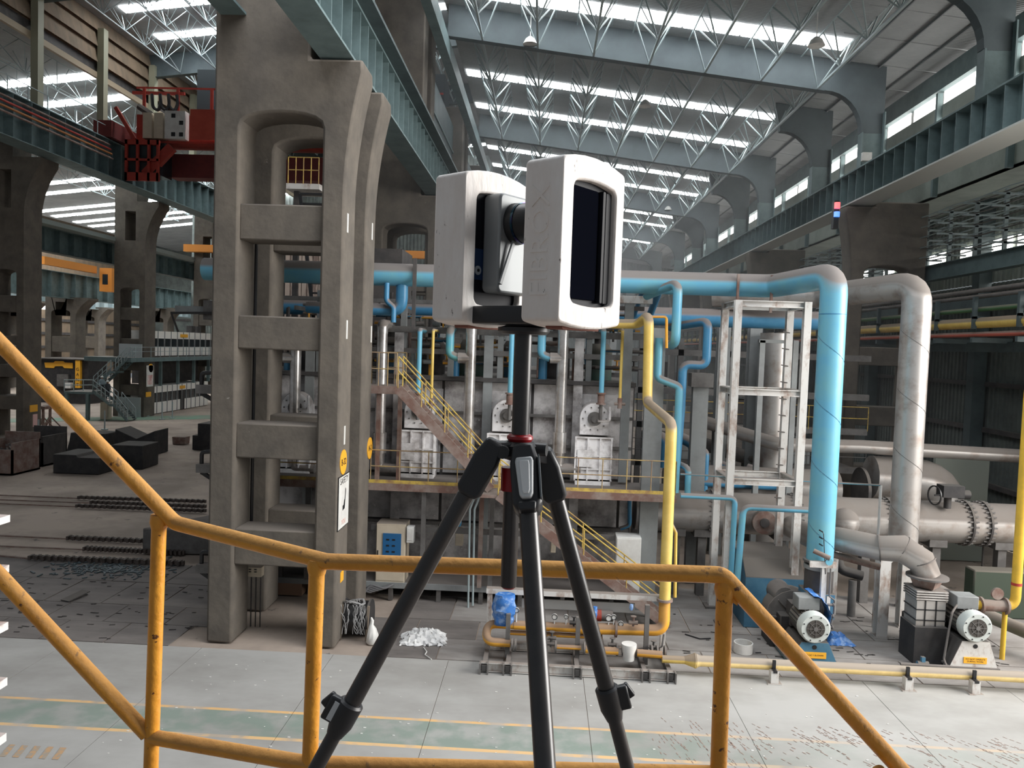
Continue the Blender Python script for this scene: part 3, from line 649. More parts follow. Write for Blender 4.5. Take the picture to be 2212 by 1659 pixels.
# ---- teal stairs
st = thing('steel_stairs', 'teal double-flight steel stairs leading up to the office walkway', 'stairs', (-44, 73, 0))
def flight(p, q, w, n, parent, ms, mr, rail=1.0, name='tread', rh=0.045, two=True):
    p = Vector(p); q = Vector(q); d = q - p; hd = Vector((d.x, d.y, 0)).normalized(); sd = Vector((-hd.y, hd.x, 0)) * w / 2
    for s in (-1, 1): ob('stringer', MB().bar(p + sd * s, q + sd * s, 0.06, 0.3), ms, parent)
    for k in range(n):
        c = p + d * ((k + 0.5) / n); a = Vector((hd.x, hd.y, 0)) * 0.13
        ob(name, MB().bar(c - sd, c + sd, 0.26, 0.04), ms, parent)
    for s in ((-1, 1) if two else (-1,)):
        g = MB().tube([p + sd * s + Vector((0, 0, rail)), q + sd * s + Vector((0, 0, rail))], rh / 2, 6).tube([p + sd * s + Vector((0, 0, rail * 0.55)), q + sd * s + Vector((0, 0, rail * 0.55))], rh / 2, 6)
        ob('handrail', g, mr, parent)
        for k in range(5):
            c = p + d * (k / 4) + sd * s; ob('rail_post', MB().tube([c, c + Vector((0, 0, rail))], rh / 2, 6), mr, parent)
YS = 74.0
def sp(px, py): return at(px, py, Y=YS)
q0 = sp(284, 903); q0.z = 0.1; q1 = sp(254, 872); q2 = sp(246, 872); q3 = sp(210, 844); q4 = sp(149, 844); q5 = sp(190, 838); q6 = sp(228, 802); q7 = sp(238, 800); q8 = sp(264, 774)
flight(q0, q1, 1.5, 8, st, TEAL, TEALP, 1.1, rh=0.09); flight(q2, q3, 1.5, 9, st, TEAL, TEALP, 1.1, rh=0.09)
flight(q5 + Vector((0, 1.7, 0)), q6 + Vector((0, 1.7, 0)), 1.5, 10, st, TEAL, TEALP, 1.1, rh=0.09); flight(q7 + Vector((0, 1.7, 0)), q8 + Vector((0, 1.7, 0)), 1.5, 7, st, TEAL, TEALP, 1.1, rh=0.09)
for a, b_, dy in ((q1, q2, 0), (q4, q3, 0), (q4, q3, 1.7), (q6, q7, 1.7)): ob('landing', MB().box((a.x, YS + dy - 0.8, a.z - 0.22), (b_.x, YS + dy + 0.8, a.z)), TEAL, st)
for xx in (q4.x, q3.x - 0.75): ob('support_post', MB().box((xx, YS - 0.7, 0), (xx + 0.3, YS - 0.4, q4.z - 0.2)), TEAL, st)
for hh in (0.6, 1.1): ob('handrail', MB().tube([q4 + Vector((0, -0.75, hh)), q3 + Vector((0, -0.75, hh))], 0.045, 6), TEALP, st)
for k in range(4): c = q4 + (q3 - q4) * (k / 3) + Vector((0, -0.75, 0)); ob('rail_post', MB().tube([c, c + Vector((0, 0, 1.1))], 0.045, 6), TEALP, st)
# two workers on the lower flight
def person(foot, lab, shirt, trouser, face):
    import bmesh
    t = thing('person', lab, 'person', foot)
    J = [(0, 0, 0.95), (0, 0, 1.2), (0, 0, 1.42), (0, 0, 1.52), (0, 0, 1.66), (0.1, 0, 0.9), (0.11, 0.03, 0.48), (0.11, -0.02, 0.08), (0.12, -0.14, 0.04), (-0.1, 0, 0.9), (-0.11, -0.12, 0.5), (-0.11, -0.04, 0.1), (-0.12, -0.16, 0.06),
         (0.19, 0, 1.4), (0.25, -0.02, 1.12), (0.24, -0.16, 0.92), (0.24, -0.2, 0.85), (-0.19, 0, 1.4), (-0.26, -0.02, 1.12), (-0.27, -0.2, 0.98), (-0.27, -0.26, 0.95)]
    E = [(0, 1), (1, 2), (2, 3), (3, 4), (0, 5), (5, 6), (6, 7), (7, 8), (0, 9), (9, 10), (10, 11), (11, 12), (2, 13), (13, 14), (14, 15), (15, 16), (2, 17), (17, 18), (18, 19), (19, 20)]
    rad = [0.15, 0.14, 0.15, 0.06, 0.1, 0.1, 0.07, 0.05, 0.045, 0.1, 0.07, 0.05, 0.045, 0.07, 0.05, 0.04, 0.035, 0.07, 0.05, 0.04, 0.035]
    me = bpy.data.meshes.new('body'); c_ = math.cos(face); s_ = math.sin(face)
    me.from_pydata([(foot[0] + x * c_ - y * s_, foot[1] + x * s_ + y * c_, foot[2] + z) for x, y, z in J], E, [])
    o = bpy.data.objects.new('body', me); COL.objects.link(o); sk_ = o.modifiers.new('skin', 'SKIN'); o.modifiers.new('sub', 'SUBSURF').levels = 1
    for i, v in enumerate(me.skin_vertices[0].data): v.radius = (rad[i], rad[i]); v.use_root = (i == 0)
    dg = bpy.context.evaluated_depsgraph_get(); m2 = bpy.data.meshes.new_from_object(o.evaluated_get(dg)); bpy.data.objects.remove(o)
    m2.materials.clear()
    for q in (shirt, trouser, mat('skin_tone', (150, 108, 82), 0.6), BLKM): m2.materials.append(q)
    for f in m2.polygons:
        z = f.center.z - foot[2]; f.material_index = 2 if z > 1.5 else (0 if z > 0.92 else (3 if z < 0.1 else 1)); f.use_smooth = True
        if 0.8 < z < 0.95 and (f.center - Vector((foot[0], foot[1], f.center.z))).length > 0.2: f.material_index = 2
    o = bpy.data.objects.new('body', m2); COL.objects.link(o); o.parent = t; o.matrix_parent_inverse = Matrix.Translation(-Vector(foot))
    ob('helmet', MB().tube([(foot[0], foot[1], foot[2] + 1.67), (foot[0], foot[1], foot[2] + 1.685), (foot[0], foot[1], foot[2] + 1.75), (foot[0], foot[1], foot[2] + 1.82)], [0.165, 0.14, 0.125, 0.05], 14), WHITE, t)
pf = q2 + (q3 - q2) * 0.72; person((pf.x, pf.y, pf.z + 0.02), 'person in pale blue shirt and white helmet coming down the teal stairs, left one', mat('pale_blue_cloth', (150, 168, 176), 0.8), mat('dark_trousers', (52, 54, 60), 0.9), 0.9)
pf = q2 + (q3 - q2) * 0.38; person((pf.x, pf.y, pf.z + 0.02), 'person in dark shirt and white helmet on the teal stairs, right one', mat('dark_shirt', (66, 70, 76), 0.8), mat('dark_trousers', (52, 54, 60), 0.9), 0.9)
for k, (x0, y0, x1, y1, lab) in enumerate([(257, 742, 306, 773, 'pale grey panel on the walkway in front of the second left column'), (255, 857, 303, 892, 'pale grey panel on the floor in front of the second left column')]):
    a = at(x0, y0, Y=77.6); b_ = at(x1, y1, Y=77.6); tag(ob('pale_panel', MB().box((a.x, 77.6, b_.z if b_.z > 3 else 0.0), (b_.x, 77.7, a.z)), mat('pale_grey_panel', (170, 178, 180), 0.7)), lab, 'panel')
# ---- floor things of the left bay
gp = struct(ob('trim_2', MB().prism([(-60, 62.5), (-30, 82), (-30, 87), (-60, 66)], 'z', -0.03, -0.01), mat('worn_green_walkway', (112, 148, 128), 0.8, 0, (140, 142, 130), 0.4)))
ye = thing('press_machine', 'black and yellow press machine standing behind the teal stairs', 'machine', (-60, 92, 0))
def yp(px, py): return at(px, py, Y=90)
a = yp(86, 775); b_ = yp(190, 870); ob('body', MB().box((a.x, 90, 0), (b_.x, 94, a.z)), BLACKS, ye)
pts = [(97, 783), (117, 783), (120, 780), (137, 780), (140, 783), (158, 784), (158, 796), (140, 795), (136, 791), (120, 791), (117, 795), (99, 794)]
ob('nameplate', MB().prism([(yp(*p).x, yp(*p).z) for p in pts], 'y', 89.9, 90), SIGNO, ye)
a = yp(167, 778); b_ = yp(177, 838); ob('upright', MB().box((a.x, 89.6, b_.z), (b_.x, 90.2, a.z)), SIGNO, ye)
for i, ch in enumerate('GANT'): txt('letter', ch, 0.55, Vector(((a.x + b_.x) / 2, 89.58, a.z - 1.1 - i * 0.62)), (1, 0, 0), (0, 0, 1), BLKM, ye)
a = yp(86, 772); b_ = yp(192, 778); ob('lintel', MB().box((a.x, 89.5, b_.z), (b_.x, 94.5, a.z)), STEEL, ye)
a = yp(126, 808); b_ = yp(150, 835); ob('jaw', MB().box((a.x, 89.7, b_.z), (b_.x, 90, a.z)), STEEL, ye)
ob('white_box', MB().box((yp(148, 826).x, 89.3, yp(148, 838).z), (yp(160, 826).x, 89.8, yp(148, 826).z)), WHITE, ye)
def die(lab, pts, o, ang, L, group=None, m=BLACKS):
    a = math.radians(ang); ex = Vector((math.cos(a), math.sin(a), 0)); ez = Vector((-math.sin(a), math.cos(a), 0))
    t = ob('forging_die', MB().prof(pts, o, ex, (0, 0, 1), ez, L), m, None, 0.03); return tag(t, lab, 'die block', group)
die('black die block with a V notch cut in its top, largest in the left bay', [(0, 0), (2.9, 0), (2.9, 1.75), (1.6, 1.15), (0.1, 1.8)], (-30.3, 53, 0), 3, 2.2)
die('low black rectangular die block, nearest of the blocks to the chains', [(0, 0), (2.8, 0), (2.8, 1.0), (1.5, 1.0), (1.4, 1.15), (0, 1.15)], (-29.4, 44.9, 0), 2, 2.6)
die('square dark die block with a small hole, in front of the V-notched one', [(0, 0), (2.0, 0), (2.0, 1.5), (0, 1.5)], (-27.2, 47.3, 0), 3, 2.2)
die('sloped black block behind the handrail, left of the V-notched die', [(0, 0), (2.9, 0), (2.8, 1.35), (0.3, 1.35), (0.2, 0.7)], (-34.0, 53.4, 0), 2, 2.0)
die('stack of black plates half hidden by the big column', [(0, 0), (1.8, 0), (1.8, 2.0), (0.4, 2.0), (0.4, 1.1), (0, 1.1)], (-26.3, 56.6, 0), 0, 2.0)
die('small brown tub on the floor left of the black plate stack', [(0, 0), (0.95, 0), (1.0, 0.6), (-0.05, 0.6)], (-29.0, 59, 0), 0, 0.9, None, RUST)
for (x, y, lab, m_) in ((-33.2, 43.6, 'rusty scrap bin nearest the left picture edge', RUST), (-33.6, 46.9, 'dark scrap bin behind the rusty one at the left picture edge', DARKS)):
    t = thing('scrap_bin', lab, 'bin', (x, y, 0))
    g = MB().box((x, y, 0), (x + 2.2, y + 0.1, 1.5)).box((x, y + 2.4, 0), (x + 2.2, y + 2.5, 2.3)).box((x, y, 0), (x + 0.1, y + 2.5, 1.9)).box((x + 2.1, y, 0), (x + 2.2, y + 2.5, 1.9)).box((x, y, 0), (x + 2.2, y + 2.5, 0.1))
    ob('body', g, m_, t)
    g = MB()
    for k in range(40):
        a = Vector((x + 0.3 + random.random() * 1.6, y + 0.3 + random.random() * 1.8, 1.0 + random.random() * 0.5)); g.bar(a, a + Vector((random.uniform(-.3, .3), random.uniform(-.3, .3), random.uniform(-.1, .15))), 0.12)
    stuff(ob('swarf', g, STEEL, t))
for k, (px, py) in enumerate([(93, 928), (108, 925)]):
    p = at(px, py, Z=0); t = thing('trestle_stand', 'rusty tripod stand %s of the pair beside the left column' % ('left' if k == 0 else 'right'), 'stand', p)
    ob('post', MB().tube([p, p + Vector((0, 0, 1.9))], 0.12, 8), RUST, t); ob('head', MB().box((p.x - .4, p.y - .4, 1.8), (p.x + .4, p.y + .4, 2.05)), RUST, t)
    for q in range(3):
        a = q * 2.1 + 0.4; ob('leg', MB().bar(p + Vector((math.cos(a) * .9, math.sin(a) * .9, 0.05)), p + Vector((0, 0, 1.1)), 0.1), RUST, t)
for k, (px, py) in enumerate([(83, 953), (226, 928), (316, 899), (350, 906), (372, 903)]):
    p = at(px, py, Z=0); t = thing('barrier_post', 'thin pale barrier post on a foot, %s from the left along the green walkway' % nm[k].replace('nearest', 'first'), 'barrier post', p, 'barrier posts by the walkway')
    ob('pole', MB().tube([p, p + Vector((0, 0, 1.7))], 0.06, 6), TEALP, t); ob('foot', MB().tube([p, p + Vector((0, 0, 0.06))], 0.3, 8), TEALP, t)
p = at(224, 906, Z=0)
tag(ob('switch_cabinet', MB().box((at(216, 906, Y=p.y).x, p.y, 0), (at(232, 906, Y=p.y).x, p.y + 0.8, 1.75)), BEIGE, None, 0.03), 'beige switch cabinet under the teal stairs', 'cabinet')
t = thing('jib_arm', 'grey jib arm with a hanging bent rod in front of the office cabins', 'crane', (-23, 50, 10))
a = at(370, 676, Y=50); b_ = at(470, 676, Y=50)
ob('arm', MB().bar(a, b_, 0.25, 0.15), BLACKS, t); ob('rod', MB().bar(a, at(385, 717, Y=50), 0.1), BLACKS, t); ob('housing', MB().box((at(378, 664, Y=50.5).x, 50.5, at(378, 676, Y=50).z), (b_.x, 51.5, at(400, 660, Y=50).z)), GREYP, t); ob('gearbox', MB().box((at(436, 650, Y=50).x, 50.2, at(440, 690, Y=50).z), (b_.x, 52, at(440, 648, Y=50).z)), STEEL, t)
ob('mast', MB().box((b_.x - 0.6, 51, 0), (b_.x, 51.8, at(440, 690, Y=50).z)), RUST, t)
# signs on the left columns
for (px, py, w_, h_, m_, lab) in [(323, 812, 1.3, 2.2, WHITE, 'white and red notice board on the second left column'), (325, 795, 0.9, 0.9, SIGNO, 'round orange disc above the white and red notice board'), (320, 852, 1.0, 0.5, SIGNO, 'small orange label below the notice board'), (72, 882, 0.9, 0.55, SIGNO, 'orange label on the side of the first left column'), (75, 908, 0.5, 1.0, mat('pink_striped', (220, 180, 176), 0.6), 'striped pink label below the orange label on the first left column')]:
    X = -40.95
    p = at(px, py, X=X); c = (X + 0.03, p.y, p.z)
    if 'disc' in lab: o = ob('sign_disc', MB().disc(c, (1, 0, 0), 0.45, 0.06), m_)
    else: o = ob('sign_board', MB().box((X, p.y - w_ / 2, p.z - h_ / 2), (X + 0.06, p.y + w_ / 2, p.z + h_ / 2)), m_)
    tag(o, lab, 'sign')
    if lab.startswith('white'):
        ob('red_print', MB().box((X + 0.06, p.y - 0.55, p.z - 0.9), (X + 0.065, p.y + 0.55, p.z + 0.1)), mat('faded_red', (206, 150, 146), 0.7, 0, (236, 226, 222), 1.5), o)
# chain racks: flat toothed bars feeding pulled rods
for k, (pa, pb) in enumerate([((170, 1074), (447, 1083)), ((197, 1084), (447, 1094)), ((166, 1092), (447, 1103)), ((147, 1161), (445, 1174)), ((183, 1184), (400, 1194)), ((65, 1203), (400, 1216))]):
    p = at(*pa, Z=0.12); q = at(*pb, Z=0.12); n = 46
    t = thing('drag_chain', 'dark drag chain lying on the left floor, %s from the back' % nm[k].replace('nearest', 'first'), 'chain', (p.x, p.y, 0), 'drag chains on the left floor')
    g = MB()
    for i in range(n):
        a = p + (q - p) * (i / n); b_ = p + (q - p) * ((i + 0.72) / n); w_ = 0.12 if i % 2 else 0.3
        g.bar(a, b_, w_, 0.15)
    ob('links', g, mat('brown_black_chain', (66, 58, 54), 0.7, 0, (90, 80, 74), 3), t); e = at(-40, pa[1] - 6, Z=0.04); ob('rod', MB().tube([(e.x, e.y, 0.04), (p.x, p.y, 0.06)], 0.035, 6), RUST, t)
tag(ob('machine_bed', MB().prism([(-15.4, 29.0), (-9.3, 29.4), (-9.3, 33.4), (-13.2, 33.0)], 'z', 0.0, 1.0), STEEL, None, 0.05), 'low grey machine bed beside the big column at the end of the chains', 'machine')
for (x, y, X2, Y2, lab) in ((-16.5, 41.5, -11.2, 46, 'rusty tube lying on the floor left of the big column'),): tag(ob('loose_tube', MB().tube([(x, y, 0.13), (X2, Y2, 0.13)], 0.13, 10), RUST), lab, 'tube')
g = MB()
for k in range(260):
    p = at(random.gauss(230, 60), random.gauss(1228, 9), Z=0.02); a = random.random() * 3.14
    g.bar(p, p + Vector((math.cos(a) * random.uniform(.05, .3), math.sin(a) * random.uniform(.05, .3), random.uniform(-.01, .02))), 0.06, 0.03)
stuff(tag(ob('metal_swarf', g, mat('dark_teal_swarf', (74, 86, 90), 0.6)), 'scatter of dark metal shavings on the left floor', 'debris'))
# ================================================================ FURNACE and its platforms
FY = 27.0                                     # front plane of the furnace
fu = thing('furnace', 'long soot-stained plate furnace behind the platforms with riveted panels', 'furnace', (-3, FY, 0.6))
ob('body', MB().box((-11.5, FY + 0.05, 0.6), (3.2, FY + 5, 7.35)), DARKS, fu)
x = -11.4; i = 0
while x < 3.1:
    w_ = 1.575
    for (z0, z1) in ((0.7, 2.15), (2.3, 3.6), (4.0, 5.05), (5.15, 6.1), (6.2, 7.25)):
        o = ob('wall_plate', MB().box((x + 0.05, FY - random.uniform(0.0, 0.03), z0), (min(x + w_ - 0.05, 3.15), FY + 0.06, z1)), FURN, fu)
    if i % 2 == 0:
        g = MB().box((x - 0.16, FY - 0.26, 0.6), (x + 0.16, FY - 0.2, 8.9)).box((x - 0.03, FY - 0.2, 0.6), (x + 0.03, FY, 8.9)); ob('buckstay', g, GREYP if i % 4 else FURN, fu)
    x += w_; i += 1
for z in (2.2, 5.1, 6.15): ob('rail_bar', MB().box((-11.4, FY - 0.12, z - 0.05), (3.15, FY, z + 0.05)), STEEL, fu)
ob('roof_edge', MB().box((-11.5, FY - 0.3, 7.28), (3.2, FY + 5, 7.42)), DARKS, fu)
# frame above the furnace roof
fr = thing('pipe_gantry', 'grey steel frame above the furnace carrying the pipes', 'pipe rack', (-3, FY, 7.4))
for z, d_ in ((8.28, 0.18), (9.02, 0.22), (10.0, 0.14)): ob('beam', MB().box((-11.5, FY - 0.1, z - d_ / 2), (3.4, FY + 0.1, z + d_ / 2)), STEEL, fr)
for x in (-8.0, -5.0, -3.3, -1.55, -0.85, 1.55, 2.95): ob('post', MB().box((x - 0.1, FY - 0.05, 7.4), (x + 0.1, FY + 0.12, 10.3)), GREYP, fr)
ob('post', MB().box((2.68, FY - 0.6, 4.0), (2.98, FY - 0.45, 11.0)), GREYP, fr)
ob('top_beam', MB().box((0.8, FY - 0.63, 10.15), (3.6, FY - 0.3, 10.4)), WHITEST, fr)
for x in range(-11, 4, 1): ob('cross_beam', MB().box((x, FY + 0.2, 9.6), (x + 0.08, FY + 4, 9.75)), STEEL, fr) if x % 2 else None
# drums, ducts, valves behind the frame
k = 0
for x in [-10.6, -9.0, -7.4, -5.8, -4.2, -2.7, -1.1, 0.45, 2.0]:
    t = thing('recuperator_drum', 'dark upright drum on the furnace roof, %s from the left' % nm[k].replace('nearest', 'first'), 'drum', (x, FY + 1.6, 7.42), 'drums on the furnace roof')
    ob('shell', MB().tube([(x, FY + 1.6, 7.42), (x, FY + 1.6, 8.5), (x, FY + 1.6, 8.75)], [0.5, 0.5, 0.34], 14), [BLUEBOX, DARKS, mat('dark_green_drum', (60, 84, 76), 0.6, dust=0.7)][k % 3], t)
    ob('pipe_stub', MB().tube([(x, FY + 1.6, 8.7), (x, FY + 1.6, 9.5)], 0.18, 10), DARKS, t)
    ob('flange', MB().disc((x, FY + 1.6, 9.0), (0, 0, 1), 0.3, 0.08, 14), RUST, t)
    k += 1
fl = MB(); random.seed(11)
cl = thing('valve_station', 'dense dusty cluster of small valves, rods and pipes on the furnace roof', 'valves', (-3, FY + 0.6, 8.3))
for k in range(150):
    x = random.uniform(-11, 3.2); z = random.choice((7.9, 8.5, 8.7, 9.25, 9.5, 9.8)); y = FY + random.uniform(0.2, 1.0); L_ = random.uniform(0.3, 1.4)
    m_ = random.choice([RUST, STEEL, BLUED, YELO, GREYP, STEEL, DARKS])
    if k % 3 == 0: ob('pipe_length', MB().tube([(x, y, z), (x + L_, y, z)], random.uniform(0.03, 0.08), 8), m_, cl)
    elif k % 3 == 1: ob('pipe_riser', MB().tube([(x, y, z - L_ * 0.4), (x, y, z + L_ * 0.4)], random.uniform(0.03, 0.07), 8), m_, cl)
    else:
        g = MB().tube([(x - .14, y, z), (x + .14, y, z)], 0.09, 8).tube([(x, y, z), (x, y, z + 0.25)], 0.04, 6).disc((x, y, z + 0.26), (0, 0, 1), 0.12, 0.03, 10)
        ob('valve', g, m_, cl)
# lower deck
ld = thing('lower_deck', 'low dusty steel deck along the foot of the furnace on short legs', 'platform', (-3, 25, 0))
ob('deck_plate', MB().box((-9.8, 25.0, 0.52), (2.9, FY, 0.6)), STEEL, ld); ob('edge_beam', MB().box((-9.8, 24.9, 0.42), (2.9, 25.0, 0.6)), GREYP, ld)
for x in (-9.4, -8.0, -4.9, -3.3, -1.9, -0.6, 0.8, 2.4): ob('leg', MB().box((x, 24.95, 0), (x + 0.14, 25.09, 0.45)), STEEL, ld)
# mid platform
MPZ = 3.92; MX0, MX1, MY = -10.4, 4.35, 24.75
mpf = thing('mid_platform', 'rusty mid-level walkway platform with thin yellow railing along the furnace', 'platform', (-3, MY, MPZ))
ob('deck_plate', MB().box((MX0, MY, MPZ - 0.05), (MX1, FY - 0.05, MPZ)), STEEL, mpf)
ob('edge_beam', MB().box((MX0, MY - 0.05, MPZ - 0.22), (MX1, MY, MPZ + 0.02)), RUST, mpf)
ob('end_beam', MB().box((MX1, MY - 0.05, MPZ - 0.22), (MX1 + 0.05, FY, MPZ + 0.02)), RUST, mpf)
ob('toe_board', MB().box((MX0, MY - 0.02, MPZ + 0.02), (MX1, MY, MPZ + 0.13)), RAILS, mpf)
def railing(parent, p, q, n, m, h=1.1, r=0.02, gap=None):
    p = Vector(p); q = Vector(q)
    for hh in (h, h * 0.52): ob('rail', MB().tube([p + Vector((0, 0, hh)), q + Vector((0, 0, hh))], r, 6), m, parent)
    for k in range(n + 1):
        c = p + (q - p) * (k / n); ob('rail_post', MB().tube([c, c + Vector((0, 0, h))], r, 6), m, parent)
RAILR = mat('rusty_rail', (146, 124, 104), 0.7, 0, (180, 156, 100), 3)
railing(mpf, (-5.55, MY, MPZ), (-1.75, MY, MPZ), 4, RAILR); railing(mpf, (-0.35, MY, MPZ), (MX1, MY, MPZ), 6, RAILR); railing(mpf, (MX1, MY, MPZ), (MX1, FY, MPZ), 2, RAILS)
railing(mpf, (-10, MY, MPZ), (-6, MY, MPZ), 3, RAILS)
for x in (-9.2, -7.7, -3.85, -1.95, -1.6): ob('column_post', MB().box((x, MY + 0.05, 0.6), (x + 0.14, MY + 0.19, MPZ - 0.05)), STEEL if x != -1.95 else RUST, mpf)
ob('tie_beam', MB().box((-5.6, MY + 0.5, 2.25), (3.2, MY + 0.62, 2.42)), STEEL, mpf)
# big grey support column
sc = thing('support_column', 'wide grey painted steel column at the right end of the furnace', 'column', (3.75, 25.6, 0))
a = at(1408, 900, Y=25.6).x
ob('web', MB().ibar((a, 25.6, 0), (a, 25.6, 9.3), 0.5, 0.62, 0.05, (0, 1, 0)), GREYP, sc); ob('face_plate', MB().box((a - 0.3, 25.27, 0), (a + 0.3, 25.31, 9.25)), GREYP, sc)
ob('base_plate', MB().box((a - 0.45, 25.15, 0), (a + 0.45, 26.05, 0.08)), GREYP, sc)
t = thing('support_column', 'second grey steel column behind the steel tower, right of the furnace', 'column', (5.3, 28.5, 0)); a = at(1506, 1000, Y=28.5).x
ob('shaft', MB().box((a - 0.28, 28.4, 0), (a + 0.28, 28.75, 7.4)), GREYP, t); ob('cap', MB().box((a - 0.4, 28.2, 7.3), (a + 0.4, 28.9, 7.8)), STEEL, t)
# upper platform
UZ = 7.1; ux0, ux1 = at(800, 835, Y=25).x, at(872, 835, Y=25).x
up_ = thing('upper_platform', 'small rusty upper platform with railing beside the second concrete column', 'platform', (-5, 25, UZ))
ob('deck_plate', MB().box((ux0 - 0.5, 24.8, UZ - 0.05), (ux1, 26.6, UZ)), RUST, up_); ob('edge_beam', MB().box((ux0 - 0.5, 24.75, UZ - 0.24), (ux1, 24.8, UZ + 0.02)), RUST, up_)
railing(up_, (ux0 - 0.3, 24.8, UZ), (ux1 - 0.2, 24.8, UZ), 4, RAILR); railing(up_, (ux1 - 0.2, 26.5, UZ), (ux0 - 0.3, 26.5, UZ), 3, RAILR)
for x in (ux0 + 0.25, ux1 - 0.15): ob('post', MB().box((x, 24.85, MPZ), (x + 0.13, 24.98, UZ - 0.05)), RUST, up_)
# stairs
s1 = thing('stairs', 'upper yellow-railed stair flight from the small platform to the mid walkway', 'stairs', (-3, 24.4, MPZ))
p = at(1068, 1050, Y=24.4); flight(at(1062, 1052, Y=24.4), (ux1, 24.4, UZ), 0.8, 14, s1, RUST, RAILS, 1.0)
s2 = thing('stairs', 'lower yellow-railed stair flight from the mid walkway down to the floor', 'stairs', (1, 24.0, 0))
q0 = at(1440, 1335, Y=24.0); q1 = at(1085, 1052, Y=24.0); flight((q0.x, 24.0, 0.05), (q1.x - 0.1, 24.0, MPZ), 0.8, 18, s2, RUST, RAILS, 1.0)
ob('landing', MB().box((-1.85, 23.6, MPZ - 0.1), (q1.x, 24.75, MPZ)), RUST, s1)
# burners
def burner(px, lab):
    c = at(px, 900, Y=26.4).x
    t = thing('burner_unit', lab, 'burner', (c, 26.0, MPZ))
    ob('casing', MB().box((c - 0.62, 26.1, MPZ + 0.18), (c + 0.62, 27.0, MPZ + 1.62)), FURNW, t, 0.02)
    for xx in (-0.62, -0.2, 0.22, 0.6): ob('rib', MB().box((c + xx - 0.025, 26.04, MPZ + 0.16), (c + xx + 0.025, 26.1, MPZ + 1.64)), FURNW, t)
    for zz in (0.17, 0.55, 1.0, 1.62): ob('rib', MB().box((c - 0.64, 26.05, MPZ + zz - 0.025), (c + 0.64, 26.1, MPZ + zz + 0.025)), FURNW, t)
    ob('hatch', MB().box((c - 0.55, 26.02, MPZ + 0.62), (c - 0.05, 26.08, MPZ + 1.2)), FURNW, t)
    ob('skirt', MB().box((c - 0.6, 26.05, MPZ + 0.0), (c + 0.6, 26.9, MPZ + 0.2)), FURNW, t)
    pts = [(-0.5, 1.68), (0.5, 1.68), (0.5, 2.3)] + [(0.5 * math.cos(math.pi * k / 10), 2.3 + 0.5 * math.sin(math.pi * k / 10)) for k in range(11)][1:] + [(-0.5, 1.68)]
    ob('dome', MB().prism([(c + a, MPZ + b) for a, b in pts[:-1]], 'y', 26.3, 27.0), FURNW, t, 0.02)
    ob('burner_port', MB().disc((c, 26.26, MPZ + 2.25), (0, 1, 0), 0.24, 0.14, 18).disc((c, 26.18, MPZ + 2.25), (0, 1, 0), 0.12, 0.1, 12), STEEL, t)
    g = MB()
    for k in range(10): a = k * 0.628; g.disc((c + 0.4 * math.cos(a), 26.29, MPZ + 2.25 + 0.4 * math.sin(a)), (0, 1, 0), 0.025, 0.05, 6)
    ob('bolts', g, STEEL, t)
    ob('gas_elbow', MB().pipe([(c + 0.1, 26.12, MPZ + 2.2), (c + 0.5, 26.12, MPZ + 2.2), (c + 0.5, 26.12, MPZ + 2.7)], 0.05, 0.1, 8), FURNW, t)
    ob('pale_plate', MB().box((c - 0.75, FY - 0.07, MPZ + 1.6), (c + 0.75, FY - 0.02, MPZ + 3.05)), FURN, t)
    return t
burner(905, 'white ribbed burner casing left of the upper stair flight'); burner(1095, 'white ribbed burner casing behind the tripod column'); burner(1284, 'white ribbed burner casing right of the tripod, nearly unobstructed'); burner(640, 'burner casing glimpsed between the concrete columns')
